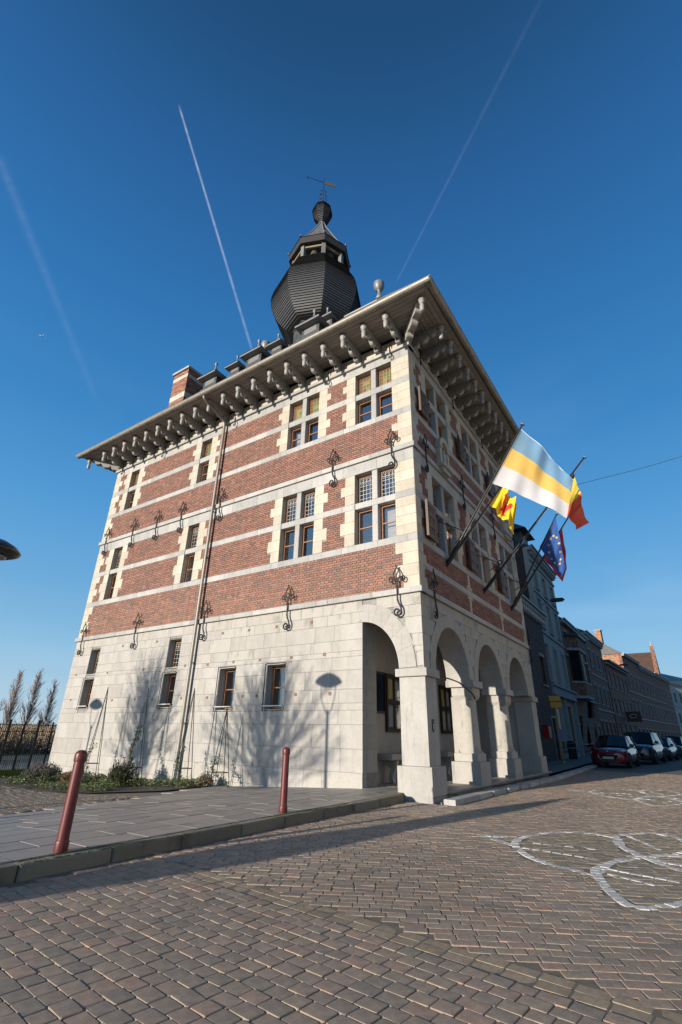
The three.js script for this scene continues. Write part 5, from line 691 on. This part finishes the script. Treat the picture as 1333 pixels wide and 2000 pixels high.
  if (o.shop) { add(g, 'shop_fascia', box(L - 0.3, 0.55, 0.35, L / 2, o.shop, 0.16), bandMats[3]); add(g, 'shop_cornice', box(L - 0.1, 0.14, 0.5, L / 2, o.shop + 0.35, 0.2), bandMats[1]); for (const u of [0.3, L / 2, L - 0.3]) add(g, 'shop_pilaster', box(0.34, o.shop - 0.3, 0.24, u, (o.shop - 0.3) / 2, 0.1), bandMats[3]); }
  if (o.roof) { const rh = o.roof, e = 0.5, m = roofMats[o.rm || 0]; if (o.flat) add(g, 'roof', box(L, 0.25, D + 0.8, L / 2, H + 0.12, -D / 2 + 0.2), m); else add(g, 'roof', (() => { const A = [0, H + 0.05, e - 0.2], B = [L, H + 0.05, e - 0.2], C = [L, H + 0.05, -D - 0.4], E = [0, H + 0.05, -D - 0.4], P = [0, H + rh, -D / 2], Q = [L, H + rh, -D / 2]; return polyGeo([...quad(A, B, Q, P), ...quad(C, E, P, Q), [B, C, Q], [E, A, P], ...quad(E, C, B, A)]); })(), m); }
  for (const [u, w, h, dd] of o.chimneys || []) { const c = group(g, 'chimney'); c.position.set(u, H, -D / 2 + (dd || 0)); add(c, 'stack', box(w, h, 0.8, 0, h / 2, 0), hw[o.chim || 'orange']); add(c, 'cap', box(w + 0.14, 0.12, 0.94, 0, h + 0.06, 0), bandMats[1]); }
  return g;
}
const tall = (v, n, o = {}) => ({ v, h: 1.75, w: 0.95, n, ...o });
house({ label: 'low dark brick house with white bracketed eave next to the arcade', p0: [-2.1, -13.2], p1: [-2.2, -24.6], H: 8.9, wall: 'dark', rows: [tall(4.3, 1, { span: 1.7 })], roof: 2.4, dentils: 'white', door: 10.6 });
const h1 = house({ label: 'tall grey stone house with shop front and heavy cornice', p0: [-2.5, -25], p1: [-2.6, -33.8], H: 14.4, D: 10, wall: 'grey', side: 'dark', trim: 'grey', rows: [tall(4.9, 3, { h: 2.5, surround: 1 }), tall(8.6, 3, { h: 2.1, surround: 1 }), tall(11.5, 3, { h: 1.5, surround: 1 }), tall(0.6, 2, { w: 2.2, h: 2.9, plain: 1 })], bands: [8.2, 11.1, 13.5], roof: 2.6, rm: 2, shop: 4.2, dentils: 'grey' });
{ const t = group(h1, 'roof_turret'); t.position.set(1.2, 14.4, -1.6); add(t, 'wall', box(2.2, 1.5, 2.6, 0, 0.7, 0), roofMats[2]); add(t, 'hood', polyGeo((() => { const a = [[-1.6, 1.45, 1.8], [1.6, 1.45, 1.8], [1.6, 1.45, -1.8], [-1.6, 1.45, -1.8]], p = [0, 3.0, 0]; return [...[0, 1, 2, 3].map(i => [a[i], a[(i + 1) % 4], p]), ...quad(a[3], a[2], a[1], a[0])]; })()), roofMats[2]); }
const h2 = house({ label: 'brick house with projecting timber bay window and steep blue roof', p0: [-2.6, -34], p1: [-2.6, -46], H: 10.6, wall: 'brown', trim: 'grey', rows: [tall(5.2, 4, { blind: 1 }), tall(8.3, 4, { h: 1.5 }), tall(0.9, 3, { w: 1.8, h: 2.1, plain: 1 })], bands: [4.5, 7.7], roof: 3.4, rm: 2, door: 11.3 });
{ const b = group(h2, 'bay_window'); b.position.set(3.0, 4.3, 0); const o = [[-2.2, 0], [-1.5, 0.9], [1.5, 0.9], [2.2, 0]]; const ex = (v, h, k, m, n) => { const g = extr(o.map(([x, z]) => [x * k, -z * k]).reverse(), h); g.rotateX(-Math.PI / 2); g.translate(0, v, 0.01); add(b, n, g, m); }; ex(0, 0.2, 1.04, bandMats[1], 'base_moulding'); ex(0.2, 1.0, 1, hw.brown, 'apron'); ex(1.2, 0.14, 1.05, bandMats[1], 'sill'); ex(1.34, 2.5, 0.93, darkGlass, 'glazing'); ex(3.84, 0.2, 1.05, bandMats[1], 'head'); ex(4.04, 1.0, 1, hw.brown, 'parapet'); ex(5.04, 0.18, 1.16, roofMats[2], 'canopy'); for (const [x, z] of [[-1.5, 0.9], [0, 0.9], [1.5, 0.9], [-2.15, 0.05], [2.15, 0.05]]) add(b, 'mullion', box(0.16, 2.5, 0.16, x * 0.97, 2.59, z * 0.97), frameBrown); add(b, 'glazing_bar', box(2.9, 0.12, 0.1, 0, 3.05, 0.88), frameBrown); add(b, 'curtain', box(0.5, 2.2, 0.02, -0.2, 2.6, 0.862), whitePaint); }
house({ label: 'grey brown brick house with stone window surrounds beyond the bay window', p0: [-2.6, -46.2], p1: [-2.3, -56], H: 11.6, wall: 'brown', trim: 'grey', rows: [tall(4.6, 4, { surround: 1 }), tall(8.2, 4, { surround: 1 }), tall(0.9, 4, { h: 2 })], bands: [4, 7.4], roof: 2.2, dentils: 'grey' });
house({ name: 'flat_roofed_house', label: 'flat roofed brick house with wide white framed windows', p0: [-2.2, -56.2], p1: [-1.4, -70], H: 9.7, wall: 'brown', rows: [tall(3.9, 5, { w: 1.4, white: 1, plain: 1, blind: 1 }), tall(6.9, 5, { w: 1.4, white: 1, plain: 1, blind: 1 }), tall(0.9, 4, { w: 1.6, h: 2, plain: 1, white: 1 })], roof: 0.3, flat: 1 });
house({ label: 'brick house with sunlit orange gable rising above flat roof', p0: [-1.4, -70.2], p1: [-0.4, -82], H: 12.4, wall: 'red', side: 'orange', trim: 'grey', rows: [tall(4.6, 4, { surround: 1 }), tall(8.2, 4, { surround: 1 }), tall(0.9, 4)], bands: [4, 7.4], roof: 3, chimneys: [[0.6, 1.0, 3.6, 1.5], [6, 1.2, 3.4, 0]] });
house({ label: 'red brick house with grey cornice, sixth in the row', p0: [-0.4, -82.2], p1: [0.9, -95], H: 12, wall: 'red', trim: 'grey', rows: [tall(4.6, 5, { surround: 1 }), tall(8.2, 5, { surround: 1 }), tall(0.9, 4)], bands: [4, 7.4], roof: 2.5, dentils: 'grey' });
house({ label: 'red brick house at the far end of the row', p0: [0.9, -95.2], p1: [2.6, -112], H: 12.2, wall: 'red', trim: 'grey', rows: [tall(4.6, 6, { surround: 1 }), tall(8.2, 6, { surround: 1 }), tall(0.9, 5)], bands: [4, 7.4], roof: 2, dentils: 'grey' });
house({ name: 'pale_house', label: 'pale grey house closing the street with blue slate roof', p0: [1.7, -113.5], p1: [12.5, -148], H: 12.3, D: 10, wall: 'pale', trim: 'grey', rows: [tall(4.6, 12, { surround: 1 }), tall(8.6, 12, { surround: 1 }), tall(0.9, 12)], bands: [4, 7.6], roof: 3.2, rm: 2 });
{ const c = thing('gabled_hall', 'brown roofed hall with pointed gable behind the far houses', 'building', [-9.7, 0, -110]); add(c, 'wall', box(22, 12.6, 9, -0.5, 6.3, -6), hw.brown); add(c, 'roof', polyGeo((() => { const A = [-12, 12.6, -1], B = [10.4, 12.6, -1], C = [10.4, 12.6, -11], E = [-12, 12.6, -11], P = [-12, 18.7, -6], Q = [10.4, 18.7, -6]; return [...quad(A, B, Q, P), ...quad(C, E, P, Q), [E, A, P], [B, C, Q]]; })()), roofMats[1]); add(c, 'gable', extr([[-5.2, 0], [5.2, 0], [5.2, 13], [0.4, 19.3], [0.4, 20], [-0.4, 20], [-0.4, 19.3], [-5.2, 13]], 0.7).rotateY(Math.PI / 2).translate(10.4, 0, -6), hw.brown); add(c, 'finial', new THREE.ConeGeometry(0.25, 1.2, 8).translate(10.75, 20.6, -6), bandMats[1]); }
// houses on the far side of the square and street (outside the frame): they block the low sky and the cream row is added, angled and coloured to bounce sun on the arcade
[[0, 9], [9.2, 18.5], [18.7, 28]].forEach(([a, b], i) => { const P = t => [10.5 + 0.7 * t, -14 + 0.714 * t]; house({ label: ['added unseen cream house at the street corner, bouncing sun onto the arcade', 'added unseen cream house across the square, bouncing sun onto the arcade', 'added unseen cream house at the outer end of the square, bouncing sun'][i], p0: P(a), p1: P(b), H: [12.5, 13, 12][i], D: 7, wall: 'cream', trim: 'grey', rows: [tall(4.4, 3), tall(7.6, 3, { h: 1.5 }), tall(0.9, 3, { h: 2 })], roof: 2.6, group: 'added sun bouncing houses across the square' }); });
[[-18, -31, 10.8, 'red'], [-31.5, -45, 11.6, 'pale'], [-45.5, -62, 10.5, 'orange']].forEach(([a, b, h, w], i) => house({ label: ['red brick house across the street behind the corner house', 'wide pale house across the street opposite the bay window', 'orange brick house at far end of opposite row'][i], p0: [15 + i * 2, b], p1: [14 + i * 2, a], H: h, D: 7, wall: w, trim: 'grey', rows: [tall(4.4, 3), tall(7.6, 3, { h: 1.5 }), tall(0.9, 3, { h: 2 })], roof: 2.6, group: 'houses across the street' }));
// street furniture
{ const s = thing('bus_stop', 'yellow bus stop pole with flag sign and timetable panel', 'bus stop', [-1.35, 0.1, -20.6], 0.25), y = std([0.62, 0.36, 0.015], { roughness: 0.4 }); add(s, 'pole', rod([0, 0, 0], [0, 3.3, 0], 0.045, 0.045, 12), y); add(s, 'flag_sign', merge([box(0.62, 0.3, 0.06, 0.05, 3.3, 0), box(0.58, 0.3, 0.06, 0.07, 2.95, 0)]), y); add(s, 'stripe', box(0.63, 0.05, 0.07, 0.05, 3.125, 0), std([0.05, 0.03, 0.03])); add(s, 'timetable', box(0.1, 1.3, 0.02, 0.12, 2.1, 0.05), whitePaint); add(s, 'panel', box(0.34, 0.62, 0.04, 0.1, 1.35, 0.04), std([0.24, 0.25, 0.42])); add(s, 'foot', new THREE.CylinderGeometry(0.12, 0.14, 0.06, 16).translate(0, 0.03, 0), y); }
{ const m = thing('letter_box', 'red letter box fixed to the dark brick wall', 'letter box', [-1.98, 1.3, -19.9], Math.PI / 2); add(m, 'body', extr(rect(-0.3, 0.3, 0, 0.62), 0.3, [], 0.02), std([0.36, 0.012, 0.012], { roughness: 0.4 })); add(m, 'slot', box(0.34, 0.05, 0.02, 0, 0.46, 0.31), blackSteel); add(m, 'label_plate', box(0.26, 0.06, 0.012, 0, 0.14, 0.307), whitePaint); add(m, 'hood', box(0.64, 0.05, 0.36, 0, 0.64, 0.16), std([0.3, 0.01, 0.01])); }
{ const b = thing('waste_bin', 'dark slatted waste bin with ash tray on the pavement', 'bin', [-1.9, 0.1, -26.5]); add(b, 'drum', lathe([[0.001, 0], [0.26, 0], [0.28, 0.9], [0.24, 0.92], [0.001, 0.9]], 20), std([0.03, 0.03, 0.035])); add(b, 'lid', lathe([[0.001, 1.08], [0.2, 1.06], [0.3, 0.98], [0.29, 0.95]], 20), blackSteel); add(b, 'band', lathe([[0.285, 0.6], [0.292, 0.6], [0.292, 0.68], [0.285, 0.68]], 20), lead); }
{ const l = thing('wall_lamp', 'street lamp on a curved arm from the grey stone house', 'street lamp', [-2.45, 9.1, -25.6], 0); add(l, 'arm', tube([[0, 0, 0], [0.1, 0.7, 0], [0.45, 1.1, 0], [1.0, 1.22, 0]], 0.03, 20), lead); add(l, 'head', extr([[0.9, 1.14], [1.7, 1.1], [1.85, 1.2], [1.75, 1.3], [1.2, 1.34], [0.9, 1.26]], 0.3, [], 0.03).translate(0, 0, -0.15), std([0.05, 0.06, 0.065])); add(l, 'lens', box(0.5, 0.04, 0.22, 1.45, 1.09, 0), std([0.3, 0.26, 0.2], { roughness: 0.3 })); }
{ const l = thing('wall_lamp', 'street lamp on a short arm above the flat roofed house', 'street lamp', [-1.9, 8.9, -61], 0); add(l, 'arm', tube([[0, 0, 0], [0.2, 0.7, 0], [0.9, 0.95, 0]], 0.04, 14), lead); add(l, 'head', extr([[0.8, 0.88], [1.7, 0.85], [1.8, 0.95], [1.2, 1.08], [0.8, 1.0]], 0.34, [], 0.03).translate(0, 0, -0.17), std([0.05, 0.06, 0.065])); }
{ const s = thing('shop_sign', 'dark red projecting shop sign with pale oval swirl', 'sign', [-1.75, 3.3, -62.5]); add(s, 'box', box(1.5, 1.15, 0.2, 0.85, 0.6, 0), std([0.07, 0.006, 0.008], { roughness: 0.35 })); add(s, 'edge', box(0.1, 1.25, 0.24, 1.64, 0.6, 0), std([0.3, 0.03, 0.03])); const sw = new THREE.TorusGeometry(0.36, 0.05, 8, 26, 4.6); sw.scale(1, 0.55, 0.6); sw.translate(0.85, 0.66, 0.11); add(s, 'swirl', merge([sw, rod([0.5, 0.42, 0.11], [1.2, 0.5, 0.11], 0.03)]), whitePaint); add(s, 'arm', rod([-0.1, 1.0, 0], [0.2, 1.0, 0], 0.04), blackSteel); }
{ const d = thing('street_decoration', 'white scrolled festive decoration hung over the far street', 'decoration', [3.95, 4.5, -50]); add(d, 'bar', rod([0, 0, 0], [5, 0, 0], 0.05), whitePaint); add(d, 'drop', rod([0, 0.03, 0], [0.08, -0.5, 0], 0.04), whitePaint); const sc = [[0.15, -0.45], [0.4, -0.15], [0.8, -0.35], [1.0, -0.8], [1.4, -1.0], [1.8, -0.8]]; add(d, 'scroll', tube(sc.map(([x, y]) => [x, y, 0]), 0.06, 30), whitePaint); add(d, 'scroll', tube(sc.map(([x, y]) => [x + 0.3, y + 0.2, 0]), 0.04, 30), whitePaint); add(d, 'hanger', rod([4.9, 0, 0], [10.5, 0.6, 0], 0.01), blackSteel); add(d, 'hanger', rod([0, 0, 0], [-6.4, 0.8, 0], 0.01), blackSteel); }
// small airliner high in the sky
{ const p = thing('airplane', 'tiny white airliner high in the sky, left of the building', 'airplane', [5.108 - 0.7683 * 800, 1.3 + 0.6004 * 800, 11.174 - 0.222 * 800], 0.5); add(p, 'fuselage', new THREE.CapsuleGeometry(0.45, 5, 6, 10).rotateZ(Math.PI / 2), whitePaint); add(p, 'wing', extr([[-0.6, 0], [0.7, 0], [-0.2, 2.9], [-0.8, 2.9]], 0.1).rotateX(Math.PI / 2), whitePaint); add(p, 'wing', extr([[-0.6, 0], [0.7, 0], [-0.2, 2.9], [-0.8, 2.9]], 0.1).rotateX(-Math.PI / 2), whitePaint); add(p, 'tail_fin', extr([[-3, 0], [-2.1, 0], [-2.8, 1.2], [-3.3, 1.2]], 0.1), whitePaint); }

/* ------------------------------------------------------------------ cars */
const tyreMat = std([0.018, 0.018, 0.018], { roughness: 0.9 }), rimMat = std([0.35, 0.35, 0.36], { roughness: 0.35, metalness: 0.7 }), chrome = std([0.6, 0.6, 0.6], { roughness: 0.15, metalness: 0.9 }), lampGlass = std([0.32, 0.33, 0.34], { roughness: 0.08, metalness: 0.3 }), carGlass = std([0.01, 0.013, 0.016], { roughness: 0.04 });
function loft(sections) { // each: {z, pts:[[x,y]...]} half section from bottom centre to top centre
  const tr = [], full = s => [...s.pts.map(([x, y]) => [x, y, s.z]), ...s.pts.slice(1, -1).reverse().map(([x, y]) => [-x, y, s.z])], F = sections.map(full), n = F[0].length;
  for (let i = 0; i + 1 < F.length; i++) for (let k = 0; k < n; k++) { const j = (k + 1) % n; tr.push(...quad(F[i][k], F[i][j], F[i + 1][j], F[i + 1][k])); }
  for (const [s, f] of [[F[0], 1], [F[F.length - 1], -1]]) { const c = [0, s.reduce((a, p) => a + p[1], 0) / n, s[0][2]]; for (let k = 0; k < n; k++) { const j = (k + 1) % n; tr.push(f > 0 ? [c, s[j], s[k]] : [c, s[k], s[j]]); } }
  return boxUV(toCreasedNormals(polyGeo(tr), 0.65));
}
function car(x, z, turn, o) {
  const c = thing('parked_car', o.label, 'car', [x, 0.02, z], turn, 'cars parked along the kerb'), paintM = new THREE.MeshPhysicalMaterial({ roughness: 0.35, clearcoat: 1, clearcoatRoughness: 0.05, metalness: 0.3 }); paintM.color.setRGB(...o.color);
  const L = o.L, W = o.W / 2, H = o.H, bh = o.hood, gb = o.belt, gc = 0.2;
  const sec = (zz, w, top, lo = gc) => ({ z: -zz, pts: [[0, lo], [w * 0.86, lo], [w * 0.97, lo + 0.1], [w, lo + 0.28], [w * 0.99, Math.max(lo + 0.34, top - 0.26)], [w * 0.93, top - 0.1], [w * 0.8, top - 0.025], [w * 0.45, top], [0, top + 0.012]] });
  add(c, 'body', loft([sec(0.0, W * 0.72, bh - 0.22, gc + 0.04), sec(0.1, W * 0.88, bh - 0.13), sec(0.3, W * 0.96, bh - 0.05), sec(0.7, W, bh), sec(1.15, W, gb - 0.03), sec(1.5, W, gb), sec(L * 0.6, W, gb + 0.03), sec(L - 0.7, W, gb + 0.05), sec(L - 0.2, W * 0.95, gb + 0.02), sec(L, W * 0.82, gb - 0.15, gc + 0.1)]), paintM);
  const zs = o.suv ? 1.1 : 0.98, zr = zs + (o.suv ? 0.75 : 0.82), ze = L - (o.suv ? 0.35 : 0.5), zb = L - 0.1, wb = W * 0.91, wr = W * (o.suv ? 0.76 : 0.72), yb = gb - 0.03, yr = H - 0.02;
  const P = (xx, y, zz) => [xx, y, -zz];
  const patch = (a, b, d, e, bul) => { const tr = [], n = 8, nrm = V(...b).sub(V(...a)).cross(V(...e).sub(V(...a))).normalize(), G = (s, t) => V(...a).lerp(V(...b), s).lerp(V(...e).lerp(V(...d), s), t).addScaledVector(nrm, bul * Math.sin(Math.PI * s)); for (let i = 0; i < n; i++) for (let k = 0; k < 3; k++) tr.push(...quad(G(i / n, k / 3), G((i + 1) / n, k / 3), G((i + 1) / n, (k + 1) / 3), G(i / n, (k + 1) / 3))); return toCreasedNormals(polyGeo(tr), 0.8); };
  add(c, 'windscreen', patch(P(-wb, yb, zs), P(wb, yb, zs), P(wr, yr, zr), P(-wr, yr, zr), 0.07), carGlass);
  add(c, 'rear_window', patch(P(wb, yb, zb), P(-wb, yb, zb), P(-wr, yr, ze), P(wr, yr, ze), 0.05), carGlass);
  for (const s of [-1, 1]) { add(c, 'side_window', patch(P(s * wb, yb, zs), P(s * wb, yb, zb), P(s * wr, yr, ze), P(s * wr, yr, zr), s * 0.02), carGlass); add(c, 'pillar', merge([rod(P(s * wb, yb, zs), P(s * wr, yr, zr), 0.045, 0.04, 6), rod(P(s * wb, yb, zb), P(s * wr, yr, ze), 0.05, 0.05, 6), rod(P(s * wb * 1.0, yb, L * 0.52), P(s * wr * 1.0, yr, L * 0.52), 0.035, 0.035, 6)]), paintM); }
  add(c, 'roof', loft([{ z: -zr + 0.03, pts: [[0, yr - 0.03], [wr * 0.8, yr - 0.03], [wr, yr - 0.02], [wr, yr], [wr * 0.7, yr + 0.02], [0, yr + 0.03]] }, { z: -(zr + ze) / 2, pts: [[0, yr - 0.03], [wr * 0.8, yr - 0.03], [wr * 1.03, yr - 0.02], [wr * 1.03, yr + 0.015], [wr * 0.7, yr + 0.05], [0, yr + 0.06]] }, { z: -ze - 0.05, pts: [[0, yr - 0.04], [wr * 0.8, yr - 0.04], [wr, yr - 0.03], [wr, yr], [wr * 0.7, yr + 0.02], [0, yr + 0.03]] }]), paintM);
  for (const s of [-1, 1]) {
    const hl = group(c, 'headlight'); add(hl, 'lens', extr([[0, 0], [0.3, 0.02], [0.42, 0.15], [0.36, 0.2], [0.08, 0.1]], 0.05, [], 0.015).applyMatrix4(new THREE.Matrix4().makeScale(s, 1, 1)).rotateY(s * 0.55).translate(s * W * 0.42, bh - 0.27, -0.06), lampGlass); add(hl, 'bulb', new THREE.SphereGeometry(0.045, 10, 8).translate(s * W * 0.66, bh - 0.2, -0.12), chrome);
    add(c, 'fog_light', new THREE.SphereGeometry(0.06, 10, 8).scale(1.4, 0.8, 0.5).translate(s * W * 0.7, gc + 0.16, -0.08), lampGlass);
    const mi = group(c, 'wing_mirror'); add(mi, 'shell', new THREE.SphereGeometry(0.1, 12, 8).scale(1.15, 0.75, 0.6).translate(s * (W + 0.1), gb + 0.06, -zs - 0.25), paintM); add(mi, 'stalk', rod([s * W * 0.93, gb, -zs - 0.25], [s * (W + 0.06), gb + 0.03, -zs - 0.25], 0.025), blackSteel);
    for (const wz of [0.78, L - 0.72]) { const w = group(c, 'wheel'); w.position.set(s * (W - 0.12), o.wr, -wz); w.rotation.z = -s * Math.PI / 2; add(w, 'tyre', lathe([[o.wr * 0.62, -0.1], [o.wr * 0.95, -0.11], [o.wr, -0.07], [o.wr, 0.09], [o.wr * 0.95, 0.13], [o.wr * 0.62, 0.12]], 28), tyreMat); add(w, 'rim', merge([lathe([[o.wr * 0.64, 0.02], [o.wr * 0.62, 0.11], [o.wr * 0.56, 0.08], [o.wr * 0.5, 0.02]], 24), ...[0, 1, 2, 3, 4].map(k => box(0.06, 0.03, o.wr * 0.55, 0, 0.07, o.wr * 0.3).rotateY(k * 1.257)), lathe([[0.001, 0.1], [0.07, 0.09], [0.07, 0.03]], 12)]), rimMat); }
    add(c, 'wheel_arch', merge([new THREE.TorusGeometry(o.wr + 0.05, 0.035, 6, 20, Math.PI).rotateY(Math.PI / 2).translate(s * (W - 0.01), o.wr, -0.78), new THREE.TorusGeometry(o.wr + 0.05, 0.035, 6, 20, Math.PI).rotateY(Math.PI / 2).translate(s * (W - 0.01), o.wr, -(L - 0.72))]), blackSteel);
  }
  const gr = group(c, 'grille'), gw = W * 0.52, gy = gc + 0.12; add(gr, 'mesh', extr([[-gw, 0.26], [gw, 0.26], [gw * 0.9, 0.12], [gw * 0.6, 0], [-gw * 0.6, 0], [-gw * 0.9, 0.12]], 0.04).translate(0, gy, -0.025), blackSteel); add(gr, 'surround', tube([[-gw, gy + 0.27, 0.01], [-gw * 0.93, gy + 0.12, 0.015], [-gw * 0.6, gy, 0.02], [0, gy - 0.015, 0.022], [gw * 0.6, gy, 0.02], [gw * 0.93, gy + 0.12, 0.015], [gw, gy + 0.27, 0.01]], 0.013, 40, 6), chrome); add(gr, 'top_bar', box(gw * 1.0, 0.018, 0.03, 0, gy + 0.27, 0.01), chrome);
  add(c, 'number_plate', box(0.5, 0.11, 0.012, 0, gy + 0.12, 0.03), frameWhite); add(c, 'badge', new THREE.SphereGeometry(0.035, 10, 8).scale(1, 1.2, 0.4).translate(0, bh - 0.18, 0.0), chrome); add(c, 'bumper_lip', box(W * 1.3, 0.06, 0.08, 0, gc + 0.03, -0.06), blackSteel);
}
const hatch = { L: 3.96, W: 1.74, H: 1.46, hood: 0.9, belt: 0.96, wr: 0.31 }, suv = { L: 4.6, W: 1.88, H: 1.72, hood: 1.06, belt: 1.12, wr: 0.36, suv: 1 }, van = { L: 4.4, W: 1.8, H: 1.6, hood: 0.98, belt: 1.02, wr: 0.33, suv: 1 };
car(1.15, -18.9, -0.06, { ...hatch, color: [0.16, 0.006, 0.012], label: 'dark red hatchback, first in the row of parked cars' });
car(1.8, -25.2, -0.1, { ...suv, color: [0.015, 0.022, 0.035], label: 'dark blue sport utility car parked behind the red hatchback' });
car(2.35, -32.2, -0.13, { ...hatch, color: [0.02, 0.05, 0.09], label: 'blue hatchback parked behind the dark sport utility car' });
car(2.95, -39.2, -0.14, { ...van, color: [0.04, 0.07, 0.1], label: 'grey blue estate car, fourth in the parked row' });
car(3.45, -46.4, -0.14, { ...hatch, color: [0.03, 0.035, 0.04], label: 'charcoal hatchback, fifth in the parked row' });
car(3.95, -53.5, -0.14, { ...van, color: [0.02, 0.03, 0.045], label: 'dark estate car, sixth in the parked row' });
car(4.5, -61, -0.14, { ...hatch, color: [0.3, 0.3, 0.31], label: 'silver hatchback at the far end of the parked row' });
renderer.render(scene, camera);
